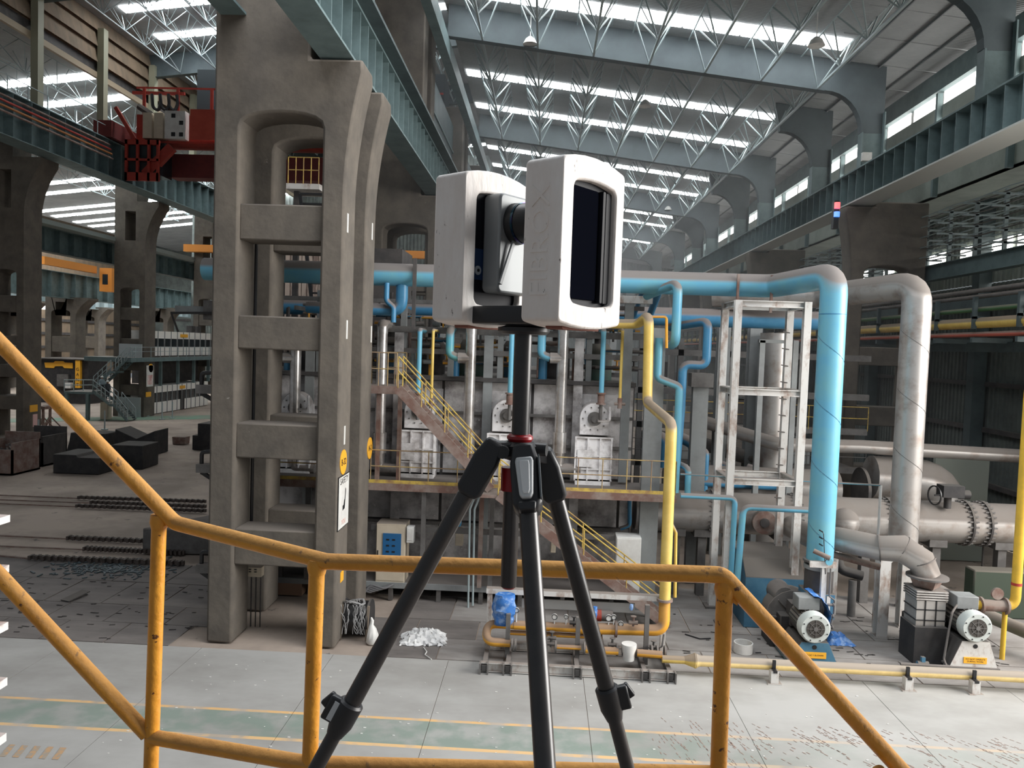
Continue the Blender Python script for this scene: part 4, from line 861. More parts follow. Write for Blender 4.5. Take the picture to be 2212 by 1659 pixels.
# vertical pipes in front of the furnace
def vpipe(px, py0, py1, Y, r, m, lab, cap=0.0, cat='pipe', flare=None, name='down_pipe'):
    a = at(px, py0, Y=Y); b_ = at(px, py1, Y=Y); xm = a.x
    t = thing(name, lab, cat, (xm, Y, b_.z))
    ob('straight_run', MB().tube([(xm, Y, b_.z), (xm, Y, a.z)], r, 16), m, t)
    ob('elbow', MB().pipe([(xm, Y, a.z - 0.01), (xm, Y, a.z + r * 1.6), (xm, Y + 1.2, a.z + r * 1.6)], r * 1.04, r * 1.6, 14), m, t)
    return t
for px, lab in ((826, 'silver clad down pipe beside the second concrete column'), (1018, 'silver clad down pipe left of the tripod column'), (1217, 'silver clad down pipe right of the tripod column'), (640, 'silver clad down pipe seen through the column frame')):
    t = vpipe(px, 720, 1000, 26.2, 0.185, SILV, lab)
    X_ = t.location.x; z1 = at(px, 720, Y=26.2).z; zb = t.location.z
    for z in [zb + 0.6 + k * 0.62 for k in range(6)]: ob('seam_band', MB().tube([(X_, 26.2, z), (X_, 26.2, z + 0.025)], 0.19, 16), SILV, t)
    ob('collar', MB().tube([(X_, 26.2, zb + 0.35), (X_, 26.2, zb + 1.05)], 0.235, 16), SILV, t)
    ob('bottom_elbow', MB().pipe([(X_, 26.2, zb + 0.1), (X_, 26.2, zb - 0.18), (X_ + 0.75, 26.2, zb - 0.18)], 0.17, 0.25, 12), SILV, t)
    if px != 826:
        ob('side_tee', MB().tube([(X_, 26.2, z1 - 0.85), (X_ - 0.42, 26.2, z1 - 0.85)], 0.185, 14), SILV, t)
        e = thing('air_branch', {1018: 'turquoise elbow branch pipe joining the left silver pipe', 1217: 'blue elbow branch pipe joining the right silver pipe', 640: 'dark blue elbow branch between the concrete columns'}[px], 'pipe', (X_ - 0.5, 26.2, z1 - 0.9))
        ob('swan_neck', MB().pipe([(X_ - 0.42, 26.2, z1 - 0.85), (X_ - 0.72, 26.2, z1 - 0.75), (X_ - 0.72, 26.2, z1 + 0.1), (X_ - 0.72, 27.2, z1 + 0.15)], 0.14, 0.3, 12), BLUE if px == 1217 else mat('turquoise_pipe', (104, 168, 168), 0.4, 0, (80, 160, 186), 2, dust=0.95), e)
        ob('hanging_leg', MB().pipe([(X_ - 0.66, 27.4, z1 - 0.9), (X_ - 0.66, 27.4, z1 - 1.75)], 0.16, 0.2, 12), BLUED, e)
for px, lab in ((907, 'slim blue air pipe above the left burner'), (1106, 'slim blue air pipe just behind the tripod column'), (1304, 'slim blue air pipe above the right burner')):
    t = vpipe(px, 722, 850, 25.9, 0.085, BLUE, lab, name='air_pipe'); X_ = t.location.x; zb = t.location.z
    ob('coupling', MB().tube([(X_, 25.9, zb - 0.35), (X_, 25.9, zb + 0.02)], 0.12, 12).disc((X_, 25.9, zb), (0, 0, 1), 0.16, 0.05, 12).disc((X_, 25.9, zb - 0.35), (0, 0, 1), 0.16, 0.05, 12), RUST, t); ob('nipple', MB().tube([(X_, 25.9, zb - 0.9), (X_, 25.9, zb - 0.35)], 0.06, 10), STEEL, t)
for px, lab in ((936, 'thin yellow gas pipe above the left burner'), (1345, 'thin yellow gas pipe above the right burner')):
    t = vpipe(px, 718, 860, 25.8, 0.05, YEL, lab, name='gas_pipe'); X_ = t.location.x; zb = t.location.z
    ob('valve', MB().tube([(X_, 25.8, zb - 0.35), (X_, 25.8, zb)], 0.08, 10).tube([(X_ - 0.18, 25.8, zb - 0.2), (X_ + 0.18, 25.8, zb - 0.2)], 0.05, 8), RUST, t)
# ================================================================ big pipes
HZ = 10.8
bh = thing('air_header', 'large dust-topped blue air header crossing above the furnace and dropping at right', 'pipe', (0, 25.5, HZ))
vb = at(1787, 900, Y=22.5); kx = at(1668, 612, Y=25.5).x; hdz = at(1300, 607, Y=25.5).z
ob('header_run', MB().pipe([(-11.5, 25.5, hdz), (kx, 25.5, hdz), (vb.x, 22.5, hdz + 0.1), (vb.x, 22.5, 8.0), (vb.x, 22.5, 2.6)], 0.375, 0.55, 24, 6), BLUE, bh)
for k in range(9): pass
for z0 in (3.3, 5.1, 6.9, 8.7):
    g = MB()
    for i in range(10):
        a0 = -1.6 + i * 0.32; a1 = a0 + 0.32
        g.bar((vb.x + 0.377 * math.sin(a0), 22.5 - 0.377 * math.cos(a0), z0 - a0 * 0.28), (vb.x + 0.377 * math.sin(a1), 22.5 - 0.377 * math.cos(a1), z0 - a1 * 0.28), 0.012)
    ob('spiral_seam', g, BLUED, bh)
ob('weld_seam', MB().tube([(vb.x, 22.5, 9.75), (vb.x, 22.5, 9.78)], 0.379, 24), BLUED, bh)
ob('flange', MB().disc((vb.x, 22.5, 2.62), (0, 0, 1), 0.46, 0.06, 24), STEEL, bh)
for px in (1588, 1660): a = at(px, 640, Y=25.4).x; ob('support_strap', MB().box((a - 0.04, 25.05, 9.9), (a + 0.04, 25.12, 11.1)), RUST, bh)
a = at(872, 560, Y=25).x; ob('support_strap', MB().box((a + 0.3, 25.05, 9.0), (a + 0.42, 25.12, 11.3)), DARKS, bh)
a = at(868, 640, Y=25.5); ob('left_drop', MB().pipe([(a.x, 25.5, hdz - 0.3), (a.x, 25.5, 9.62), (-8, 25.5, 9.62)], 0.2, 0.35, 14), BLUED, bh)
ob('left_drop', MB().pipe([(a.x - 0.45, 25.2, hdz - 0.3), (a.x - 0.45, 25.2, 9.9), (a.x - 0.2, 25.2, 9.7), (a.x - 0.2, 25.2, 9.2)], 0.09, 0.2, 10), BLUED, bh)
b2 = thing('second_header', 'second dusty blue pipe running below and behind the large blue header', 'pipe', (5, 29, 9.6))
za = at(1500, 685, Y=29).z; ob('run', MB().pipe([(-11, 29, za - 0.05), (at(1768, 685, Y=29).x, 29, za)], 0.34, 0.3, 20), BLUED, b2)
ob('cross_drop', MB().tube([(at(1405, 650, Y=28.6).x, 28.6, za), (at(1405, 650, Y=28.6).x, 26, hdz)], 0.13, 12).tube([(at(1372, 650, Y=28.6).x, 28.6, za), (at(1372, 650, Y=28.6).x, 26, hdz)], 0.08, 12), BLUED, b2)
def droppipe(lab, pts, r, m, bend=None, name='drop_pipe'):
    o = ob(name, MB().pipe(pts, r, bend or 2 * r, 16), m); return tag(o, lab, 'pipe')
a = at(1465, 610, Y=24.6)
droppipe('blue drop pipe hooking over the front of the large blue header', [(a.x - 0.8, 26.0, a.z - 0.35), (a.x, 24.6, a.z), (a.x, 24.6, at(1460, 745, Y=24.6).z + 0.1), (a.x, 25.4, at(1460, 745, Y=24.6).z)], 0.15, BLUE, 0.3)
a = at(1530, 690, Y=25.2); za_ = at(1525, 790, Y=25.2).z
droppipe('blue drop pipe with dusty elbow hooked over the lower blue header', [(a.x - 1.0, 26.6, a.z - 0.25), (a.x, 25.2, a.z - 0.05), (a.x, 25.2, za_), (a.x - 0.75, 25.2, za_ + 0.02), (a.x - 0.75, 25.2, za_ - 1.4), (a.x - 0.85, 25.2, 4.2)], 0.14, BLUED, 0.25)
a = at(1420, 820, Y=25.0); c_ = at(1468, 835, Y=24.9)
droppipe('blue pipe stepping right then running down beside the thick yellow pipe', [(a.x, 25.0, at(1420, 730, Y=25).z), (a.x, 25.0, a.z + 0.05), (c_.x, 24.9, c_.z), (c_.x, 24.9, 4.0)], 0.125, BLUE, 0.2)
a = at(1378, 690, Y=25.4); b_ = at(1402, 680, Y=24.3); c_ = at(1398, 870, Y=24.3); d_ = at(1447, 905, Y=22.6); e_ = at(1437, 1300, Y=20.9)
sk_y = 20.9; gz = at(1437, 1362, Y=sk_y).z
gp_ = thing('gas_main', 'thick yellow gas pipe stepping down from the header to the gas train', 'pipe', (d_.x, 22, gz))
ob('run', MB().pipe([(a.x - 2.2, 25.4, a.z - 0.2), (a.x, 25.4, a.z - 0.15), (b_.x, 24.3, b_.z), (c_.x, 24.3, c_.z), (e_.x, sk_y + 0.25, d_.z), (e_.x, sk_y + 0.1, at(1437, 1298, Y=sk_y).z)], 0.155, 0.3, 16), YEL, gp_)
ob('orange_run', MB().pipe([(e_.x, sk_y + 0.1, at(1437, 1298, Y=sk_y).z), (e_.x, sk_y, gz), (at(1250, 1362, Y=sk_y).x, sk_y, gz - 0.05)], 0.155, 0.3, 16), YELO, gp_)
ob('flange', MB().disc((e_.x, sk_y + 0.1, at(1437, 1298, Y=sk_y).z), (0, 0, 1), 0.22, 0.06, 16).disc((at(1330, 1362, Y=sk_y).x, sk_y, gz - 0.03), (1, 0, 0), 0.22, 0.06, 16), RUST, gp_)
droppipe('thin yellow pipe looping down from the thick yellow pipe top', [at(1400, 684, Y=24.6), at(1440, 684, Y=24.6), at(1440, 752, Y=24.6)], 0.045, YELO, 0.1)
droppipe('thin yellow pipe running down just right of the thick yellow pipe', [at(1450, 1130, Y=21.5), at(1460, 1150, Y=21.5), at(1458, 1290, Y=21.5)], 0.045, YEL, 0.08)
# silver pipes
sv = at(1966, 900, Y=24.0); sz = at(1955, 618, Y=24).z
sp_ = thing('flue_pipe', 'tall stained silver pipe right of the bright blue vertical pipe', 'pipe', (sv.x, 24, 3))
ob('run', MB().pipe([(6.2, 29.0, sz - 0.1), (9.6, 27.6, sz - 0.1), (sv.x, 24.0, sz + 0.05), (sv.x, 24.0, 6), (sv.x, 24.0, 2.6)], 0.42, 0.62, 24, 6), SILVR, sp_)
for z0 in (3.6, 5.4, 7.2, 9.0):
    g = MB()
    for i in range(10):
        a0 = -1.6 + i * 0.32; a1 = a0 + 0.32
        g.bar((sv.x + 0.422 * math.sin(a0), 24 - 0.422 * math.cos(a0), z0 - a0 * 0.28), (sv.x + 0.422 * math.sin(a1), 24 - 0.422 * math.cos(a1), z0 - a1 * 0.28), 0.012)
    ob('spiral_seam', g, STEEL, sp_)

hd = thing('blower_duct', 'stained silver duct running right and bending down into the right blower', 'duct', (10, 23, 2))
j = at(1712, 1165, Y=26.0)
ob('run', MB().pipe([(j.x, 26.3, 2.75), (j.x + 0.4, 24.2, 2.7), at(1800, 1162, Y=23.3), at(1905, 1185, Y=22.6)], 0.36, 0.5, 22), SILVR, hd)
pA = at(1900, 1184, Y=22.62); pB = at(1948, 1185, Y=22.4); pC = at(1990, 1212, Y=22.25); pD = at(2003, 1245, Y=22.2)
ob('segmented_elbow', MB().tube([pA, pB, pC, pD], [0.36, 0.40, 0.39, 0.36], 18), SILVR, hd)
for q, qq in ((pA, pB), (pB, pC), (pC, pD)): ob('seam', MB().disc(q, qq - q, 0.40, 0.03, 18), STEEL, hd)
# big duct
bd = thing('main_flue', 'very large dusty silver flue lying across the right side on stands', 'duct', (10, 27.4, 2.9))
zc = 2.9
ob('shell', MB().tube([(3.4, 27.4, zc), (21.2, 27.4, zc)], 0.72, 32), SILVR, bd)
for px in (1535, 1712, 1912, 2080, 2118):
    x = at(px, 1120, Y=27.4).x; g = MB().disc((x, 27.4, zc), (1, 0, 0), 0.80, 0.07, 32)
    ob('flange', g, DARKS, bd); g = MB()
    for k in range(26):
        a = k * math.tau / 26; g.bar((x - 0.16, 27.4 + 0.76 * math.cos(a), zc + 0.76 * math.sin(a)), (x + 0.16, 27.4 + 0.76 * math.cos(a), zc + 0.76 * math.sin(a)), 0.035, 0.05)
    ob('bolt_ring', g, STEEL, bd)
p = at(1650, 1128, Y=26.6); ob('blind_cap', MB().disc((p.x, 26.62, p.z), (0, 1, 0), 0.40, 0.2, 26), RUST, bd); ob('cap_hub', MB().disc((p.x, 26.5, p.z), (0, 1, 0), 0.16, 0.1, 16), DARKS, bd)
p = at(1828, 1125, Y=26.6); ob('branch', MB().tube([(p.x, 27.4, p.z - .1), (p.x, 26.7, p.z - .1), (p.x, 26.5, p.z - .1), (p.x, 26.35, p.z - .1)], [0.5, 0.5, 0.42, 0.2], 20), SILVR, bd)
for px in (1455, 1510, 1680, 1860, 2010, 2150):
    x = at(px, 1200, Y=27.4).x; ob('stand', MB().box((x - 0.14, 27.0, 0), (x + 0.14, 27.3, 2.3)).box((x - 0.3, 26.9, 2.1), (x + 0.3, 27.6, 2.35)), STEEL, bd)
# second flue behind, with curved elbow
b3 = thing('rear_flue', 'second large dusty flue behind the main one with a bend at its right end', 'duct', (12, 31, 4))
zz = at(1800, 1045, Y=31).z
ob('shell', MB().pipe([(5.0, 31, zz - .2), (11.8, 31, zz - .2), ], 0.75, 1, 24), SILVR, b3)
ob('elbow', MB().pipe([at(1880, 1030, Y=31.0), at(2030, 1040, Y=31), at(2035, 1150, Y=31)], 0.85, 1.2, 22), SILVR, b3)
ob('ring', MB().disc((at(1860, 1045, Y=31).x, 31, zz - .2), (1, 0, 0), 0.9, 0.12, 28), DARKS, b3)
p1 = at(1500, 905, Y=33); p2 = at(1680, 960, Y=30.5); p3 = at(1860, 965, Y=30.5); p4 = at(2200, 985, Y=30.5)
droppipe('long dusty silver pipe sloping down then running right above the flues', [p1, p2, p3, p4], 0.27, SILVR, 0.8, 'sloping_pipe')
droppipe('lower dusty pipe sloping behind the steel tower', [at(1490, 950, Y=34), at(1620, 990, Y=33), at(1700, 1010, Y=33)], 0.3, STEEL, 0.8, 'sloping_pipe')
t = tag(ob('upright_duct', MB().tube([(at(1668, 900, Y=32).x, 32, 0), (at(1668, 900, Y=32).x, 32, at(1665, 720, Y=32).z)], 0.62, 20), SILVR), 'thick upright stained duct seen through the steel tower', 'duct')
for px, lab in ((1622, 'dark steel post seen through the tower, left of the upright duct'), (1555, 'grey steel post left of the steel tower, behind it')):
    a = at(px, 900, Y=33); tag(ob('steel_post', MB().ibar((a.x, 33, 0), (a.x, 33, at(px, 700, Y=33).z), 0.5, 0.5, 0.05, (0, 1, 0)), GREYP), lab, 'post')
# gallery and clutter behind the tower
gl = thing('rear_gallery', 'dark equipment gallery of beams and boxes behind the steel tower', 'gallery', (8, 36, 0))
for z in (3.2, 5.0, 6.6, 8.4): ob('beam', MB().box((4, 36, z), (15, 36.3, z + 0.28)), STEEL, gl)
for x in (4.4, 6.2, 8.4, 10.8, 13.2): ob('post', MB().box((x, 36, 0), (x + 0.25, 36.3, 9.2)), STEEL, gl)
for (x, z, w_, h_) in ((4.8, 3.5, 1.2, 1.2), (6.6, 3.5, 1.5, 0.9), (8.8, 5.3, 1.6, 1.1), (11.2, 3.5, 1.4, 1.2), (4.8, 6.9, 1.0, 1.2), (9, 0, 1.8, 2.2), (12, 0, 1.2, 1.8), (5.4, 0, 2.2, 2.0)): ob('equipment_box', MB().box((x, 36.4, z), (x + w_, 37.6, z + h_)), random.choice([DARKS, GREYP, STEEL]), gl, 0.03)
ob('deck', MB().box((4, 36.3, 3.2), (15, 39, 3.3)).box((4, 36.3, 6.6), (15, 39, 6.7)), DARKS, gl)
railing(gl, (4.2, 36, 5.2), (15, 36, 5.2), 8, RAILS); railing(gl, (4.2, 36, 3.4), (15, 36, 3.4), 8, STEEL)
bk2 = thing('rear_furnace', 'dark rear furnace hall machinery behind the white furnace', 'furnace', (-3, 36, 0))
ob('body', MB().box((-5.5, 36, 0), (3.8, 44, 7.5)), DARKS, bk2)
for x in (-5, -3.4, -1.8, -0.2, 1.4, 3.0): ob('chimney_post', MB().box((x, 35.8, 7.5), (x + 0.3, 36.1, 10.4)), GREYP, bk2)
ob('rear_beam', MB().box((-5.5, 35.8, 9.4), (3.8, 36.1, 9.8)), STEEL, bk2)
k = 0
for (px, py0, py1, r, Y) in ((1440, 950, 1010, 0.2, 27.5), (1462, 960, 1010, 0.12, 27.5), (1500, 960, 1060, 0.22, 30), (1525, 975, 1060, 0.13, 30), (1580, 1010, 1070, 0.14, 31), (1648, 1020, 1075, 0.14, 31)):
    a = at(px, py0, Y=Y); b_ = at(px, py1, Y=Y)
    tag(ob('pipe_stub', MB().pipe([(a.x - 0.5, Y + 0.4, a.z + r), (a.x, Y, a.z), (a.x, Y, b_.z)], r, r * 1.5, 12), BLUED), 'short blue elbow pipe in the low area behind the tower, %s from the left' % nm[k].replace('nearest', 'first'), 'pipe'); k += 1
droppipe('horizontal dark blue pipe low behind the steel tower', [at(1480, 1040, Y=30), at(1700, 1052, Y=30)], 0.16, BLUED)
# long thin blue and grey pipes in front of flue
droppipe('slim blue pipe running right then dropping beside the steel tower', [at(1470, 1070, Y=24.0), at(1588, 1076, Y=24.0), at(1578, 1255, Y=24.0)], 0.085, BLUE, 0.2)
droppipe('slim blue pipe rising then running right behind the bright blue pipe', [at(1592, 1255, Y=23.6), at(1606, 1095, Y=23.6), at(1745, 1102, Y=23.6)], 0.1, BLUE, 0.25)
droppipe('short blue elbow pipe dropping at the right end of the mid walkway', [at(1462, 1000, Y=25.5), at(1487, 1012, Y=25.0), at(1485, 1070, Y=25.0)], 0.1, BLUE, 0.2)
t = thing('grey_handrail', 'long thin grey handrail in front of the main flue', 'railing', (8, 24.6, 3)); a = at(1470, 1024, Y=24.6); b_ = at(1903, 1048, Y=24.6)
ob('rail', MB().tube([a, b_], 0.03, 8), BLUE, t); ob('post', MB().tube([b_, (b_.x, 24.6, 0)], 0.045, 8), WHITEST, t)
# ---- steel tower
tw = thing('steel_tower', 'open four-legged tower of rust-streaked white steel sections', 'tower', (6.8, 25, 0))
X0, X1, Y0_, Y1_ = at(1583, 900, Y=24.2).x, at(1732, 900, Y=24.2).x, 24.2, 25.9; ZT = at(1660, 650, Y=24.2).z
for x in (X0, X1):
    for y in (Y0_, Y1_): ob('leg', MB().ibar((x, y, 0), (x, y, ZT), 0.22, 0.22, 0.035, (0, 1, 0)), WHITEST, tw)
for z in (ZT - 0.1, at(1660, 848, Y=24.2).z, at(1660, 1042, Y=24.2).z):
    for y in (Y0_, Y1_): ob('cross_beam', MB().ibar((X0 + 0.1, y, z), (X1 - 0.1, y, z), 0.16, 0.2, 0.03), WHITEST, tw)
    for x in (X0, X1): ob('side_beam', MB().ibar((x, Y0_ + 0.1, z), (x, Y1_ - 0.1, z), 0.16, 0.2, 0.03), WHITEST, tw)
for x in (X0, X1):
    for y in (Y0_, Y1_): ob('base_plate', MB().box((x - 0.25, y - 0.25, 0), (x + 0.25, y + 0.25, 0.05)), STEEL, tw)
k = 0
g = MB()
for i in range(11): g.tube([(X1 + 0.0, Y1_ - 0.1, 3.8 + i * 0.55), (X1 - 0.25, Y1_ - 0.2, 3.83 + i * 0.55)], 0.02, 5)
ob('step_rungs', g, DARKS, tw)
# left inner tower posts (second lighter frame behind)
t2 = thing('rear_tower', 'narrow pale frame standing behind the steel tower', 'tower', (8, 28.5, 0))
for px in (1640, 1712): a = at(px, 900, Y=29.6); ob('leg', MB().box((a.x - 0.1, 29.6, 0), (a.x + 0.1, 29.8, at(px, 735, Y=29.6).z)), GREYP, t2)
ob('cross_beam', MB().box((at(1640, 740, Y=29.6).x, 29.6, at(1640, 740, Y=29.6).z), (at(1712, 740, Y=29.6).x, 29.8, at(1640, 733, Y=29.6).z)), GREYP, t2)
# ================================================================ blowers
def blower(cx, cyf, zc, lab, basem, silver):
    """cx centre of motor, cyf front of the motor"""
    t = thing('blower', lab, 'blower', (cx, cyf, 0))
    ob('motor_body', MB().tube([(cx, cyf + 0.1, zc), (cx, cyf + 1.15, zc)], 0.36, 24), mat('grey_green_motor', (110, 116, 106), 0.5, dust=0.7), t)
    g = MB()
    for k in range(22):
        a = k * math.tau / 22; g.bar((cx + 0.37 * math.cos(a), cyf + 0.3, zc + 0.37 * math.sin(a)), (cx + 0.37 * math.cos(a), cyf + 1.1, zc + 0.37 * math.sin(a)), 0.02, 0.05)
    ob('cooling_fins', g, DARKS, t)
    ob('fan_cowl', MB().tube([(cx, cyf, zc), (cx, cyf + 0.06, zc), (cx, cyf + 0.3, zc)], [0.38, 0.42, 0.42], 28), mat('pale_cowl', (196, 202, 198), 0.5), t)
    ob('grille_disc', MB().disc((cx, cyf - 0.005, zc), (0, 1, 0), 0.25, 0.02, 26), mat('dark_grille', (70, 66, 62), 0.7), t)
    g = MB()
    for k in range(8):
        a = k * math.tau / 8; g.bar((cx, cyf - 0.02, zc), (cx + 0.25 * math.cos(a), cyf - 0.02, zc + 0.25 * math.sin(a)), 0.015)
    g.disc((cx, cyf - 0.025, zc), (0, 1, 0), 0.06, 0.03, 12).ring((cx, cyf - 0.02, zc), (0, 1, 0), 0.16, 0.15, 0.02, 22); ob('grille_spokes', g, STEEL, t)
    g = MB()
    for k in range(8):
        a = k * math.tau / 8 + 0.4; g.disc((cx + 0.34 * math.cos(a), cyf - 0.005, zc + 0.34 * math.sin(a)), (0, 1, 0), 0.018, 0.03, 6)
    ob('cowl_screws', g, BLKM, t)
    ob('terminal_box', MB().box((cx - 0.35, cyf + 0.45, zc + 0.36), (cx + 0.25, cyf + 0.95, zc + 0.72)), GREYP, t, 0.02)
    zb = zc - 0.42
    # pedestal: trapezoid face to the front
    ped = [(cx - 0.62, 0.14), (cx + 0.66, 0.14), (cx + 0.42, zb), (cx - 0.32, zb)]
    ob('pedestal', MB().prism(ped, 'y', cyf + 0.14, cyf + 2.0), BLACKS, t, 0.015); ob('pedestal_face', MB().prism(ped, 'y', cyf + 0.12, cyf + 0.145), basem, t, 0.004)
    ob('pedestal_rim', MB().prism([(cx - 0.66, 0.1), (cx + 0.70, 0.1), (cx + 0.70, 0.15), (cx - 0.66, 0.15)], 'y', cyf + 0.05, cyf + 2.0), STEEL, t)
    ob('base_frame', MB().box((cx - 0.6, cyf + 0.08, 0), (cx + 0.64, cyf + 2.1, 0.1)), BLUE if not silver else WHITE, t)
    ob('lifting_hole', MB().disc((cx + 0.04, cyf + 0.115, zb - 0.13), (0, 1, 0), 0.06, 0.01, 14), BLKM, t)
    o = ob('label_plate', MB().box((cx - 0.26, cyf + 0.1, 0.25), (cx + 0.36, cyf + 0.118, 0.42)), SIGNO, t)
    ob('shaft_guard', MB().box((cx - 0.3, cyf + 1.15, zc - 0.35), (cx + 0.3, cyf + 1.6, zc + 0.3)), DARKS, t)
    ob('bearing_pedestal', MB().box((cx - 0.55, cyf + 1.3, 0.1), (cx + 0.45, cyf + 2.1, zc - 0.1)), BLACKS, t, 0.03)
    return t
m1 = at(1762, 1359, Y=21.0); b1 = blower(m1.x, 21.0, m1.z, 'blue-footed blower motor with round pale cowl and blue tarp, under the bright blue pipe', BLUEBOX, False)
m2 = at(2112, 1357, Y=21.2); b2_ = blower(m2.x, 21.2, m2.z, 'black blower with round pale cowl and silver pedestal at the right', WHITEST, True)
for (m_, t, s) in ((m1, b1, 'LK AUTO'), (m2, b2_, '')):
    pass
txt('lettering', 'DO NOT OPERATE\nDURING WORK', 0.062, Vector((m2.x + 0.05, 21.2 + 0.099, 0.335)), (1, 0, 0), (0, 0, 1), BLKM, b2_, 0.001)
txt('lettering', 'ID NO 1 BLOWER', 0.06, Vector((m1.x + 0.05, 21.0 + 0.099, 0.335)), (1, 0, 0), (0, 0, 1), BLKM, b1, 0.001)
# volute of blower 1
vx = at(1716, 1305, Y=22.8)
def scroll(cx, cz, r, y0, y1, m, par, name='volute'):
    pts = [(cx + r * (0.8 + 0.28 * k / 20) * math.cos(-0.4 + k * math.tau / 20), cz + r * (0.8 + 0.28 * k / 20) * math.sin(-0.4 + k * math.tau / 20)) for k in range(21)]
    ob(name, MB().prism(pts, 'y', y0, y1), m, par, 0.02)
    ob(name + '_rim', MB().prism([(cx + (x - cx) * 1.05, cz + (z - cz) * 1.05) for x, z in pts], 'y', y0 - 0.02, y0 + 0.03), STEEL, par)
    for k in range(8):
        a = k * math.tau / 8; ob(name + '_rib', MB().bar((cx + r * 0.3 * math.cos(a), y0 - 0.04, cz + r * 0.3 * math.sin(a)), (cx + r * 0.85 * math.cos(a), y0 - 0.04, cz + r * 0.85 * math.sin(a)), 0.04, 0.05, (0, 1, 0)), STEEL, par)
scroll(vx.x, vx.z - 0.35, 0.85, 22.7, 23.4, DARKS, b1)
ob('casing_foot', MB().box((vx.x - 0.75, 22.5, 0), (vx.x + 0.9, 23.4, 0.5)), BLACKS, b1)
ob('casing_dome', MB().tube([(vx.x - 0.3, 22.75, vx.z + 0.2), (vx.x - 0.3, 23.5, vx.z + 0.2)], [0.3, 0.34], 16), STEEL, b1)
ob('outlet_box', MB().box((vb.x - 0.42, 22.1, 1.0), (vb.x + 0.36, 22.95, 1.75)), BLUEBOX, b1, 0.02)
ob('inlet_cone', MB().tube([(vb.x, 22.5, 1.72), (vb.x, 22.5, 2.5)], 0.40, 22), DARKS, b1); ob('clamp_ring', MB().disc((vb.x, 22.5, 2.45), (0, 0, 1), 0.43, 0.12, 22), GREYP, b1)
g = MB().box((vb.x - 0.35, 22.05, 1.1), (vb.x - 0.2, 22.1, 1.7)).box((vb.x + 0.1, 22.05, 1.1), (vb.x + 0.2, 22.1, 1.7)); ob('outlet_ribs', g, WHITEST, b1)
# blue suction box behind blower 1
bx = thing('intake_box', 'blue steel intake box with a dusty sloping top behind the left blower', 'box', (6.5, 23.6, 0))
xa = at(1605, 1250, Y=24.3).x; xb = at(1732, 1250, Y=24.3).x
ob('housing', MB().prism([(24.0, 0), (24.0, 1.6), (24.5, 2.1), (26.2, 2.2), (26.2, 0)], 'x', xa, xb), BLUEBOX, bx, 0.02)
# silver inlet of blower 2
ix = pD.x
ib = thing('inlet_damper', 'square silver damper box with black straps under the stained elbow', 'duct', (ix, 22.2, 1.0))
ob('square_flange', MB().tube([(ix, 22.2, pD.z - 0.02), (ix, 22.2, pD.z + 0.03)], 0.56, 26), STEEL, ib)
ob('cone', MB().tube([(ix, 22.2, pD.z - 0.3), (ix, 22.2, pD.z)], [0.36, 0.5], 4), RUST, ib)
for k in range(4): ob('bellows_ring', MB().box((ix - 0.46, 21.8, pD.z - 0.36 - k * 0.07), (ix + 0.42, 22.6, pD.z - 0.32 - k * 0.07)), SILV, ib)
ob('box', MB().box((ix - 0.42, 21.84, 1.05), (ix + 0.38, 22.56, pD.z - 0.6)), SILVR, ib); ob('black_lower_box', MB().box((ix - 0.5, 21.7, 0.0), (ix + 0.42, 22.6, 1.05)), BLACKS, ib)
for k in range(2): ob('strap', MB().box((ix - 0.44, 21.82, 1.2 + k * 0.3), (ix + 0.4, 22.58, 1.23 + k * 0.3)), BLKM, ib)
for k in range(2): ob('strap', MB().box((ix - 0.2 + k * 0.3, 21.82, 1.05), (ix - 0.17 + k * 0.3, 22.58, pD.z - 0.6)), BLKM, ib)
fc = at(2045, 1290, Y=22.8)
scroll(fc.x - 0.1, 1.1, 0.85, 22.7, 23.4, SILVR, b2_, 'fan_casing'); ob('casing_base', MB().box((fc.x - 0.9, 22.4, 0), (fc.x + 0.4, 23.6, 0.9)), BLACKS, b2_, 0.03)
ob('long_bearing_body', MB().box((m2.x - 0.75, 22.4, 0.1), (m2.x - 0.1, 23.8, 1.15)), BLACKS, b2_, 0.03); ob('power_cable', MB().pipe([(m2.x - 0.3, 21.7, m2.z + 0.5), (m2.x - 0.55, 21.5, m2.z + 0.3), (m2.x - 0.75, 21.4, 0.3), (m2.x - 0.7, 21.2, 0.02)], 0.03, 0.15, 7), STEEL, b2_)
# tarp
def crumple(w, d, h, n=14, seed=1):
    random.seed(seed); g = MB(); vs = []
    for j in range(n + 1):
        for i in range(n + 1):
            u = i / n * 2 - 1; v = j / n * 2 - 1; r = max(abs(u), abs(v))
            vs.append((u * w / 2 * (1 + random.uniform(-.12, .12)), v * d / 2 * (1 + random.uniform(-.12, .12)), 0.02 + h * (1 - r ** 2) * random.uniform(0.35, 1.0) if r < 1 else 0.01))
    g.add(vs, [(j * (n + 1) + i, j * (n + 1) + i + 1, (j + 1) * (n + 1) + i + 1, (j + 1) * (n + 1) + i) for j in range(n) for i in range(n)]); return g
o = crumple(0.8, 0.8, 0.28, 10, 3).mesh('blue_tarp', BLUET); a = share('blue_tarp', o, at(1808, 1385, Z=0.0)); tag(a, 'crumpled blue tarp lying on the floor right of the left blower', 'tarp')
g = MB(); n = 9
for j in range(n + 1):
    for i in range(5): g.v.append((m1.x + 0.05 + 0.48 * math.sin(j / n * 2.0) + random.uniform(-.03, .03), 21.35 + i * 0.2, m1.z + 0.78 * math.cos(j / n * 1.7) + random.uniform(-.03, .03)))
g.f = [(j * 5 + i, j * 5 + i + 1, (j + 1) * 5 + i + 1, (j + 1) * 5 + i) for j in range(n) for i in range(4)]
tag(ob('blue_tarp', g, BLUET), 'blue tarp draped over the left blower motor', 'tarp')
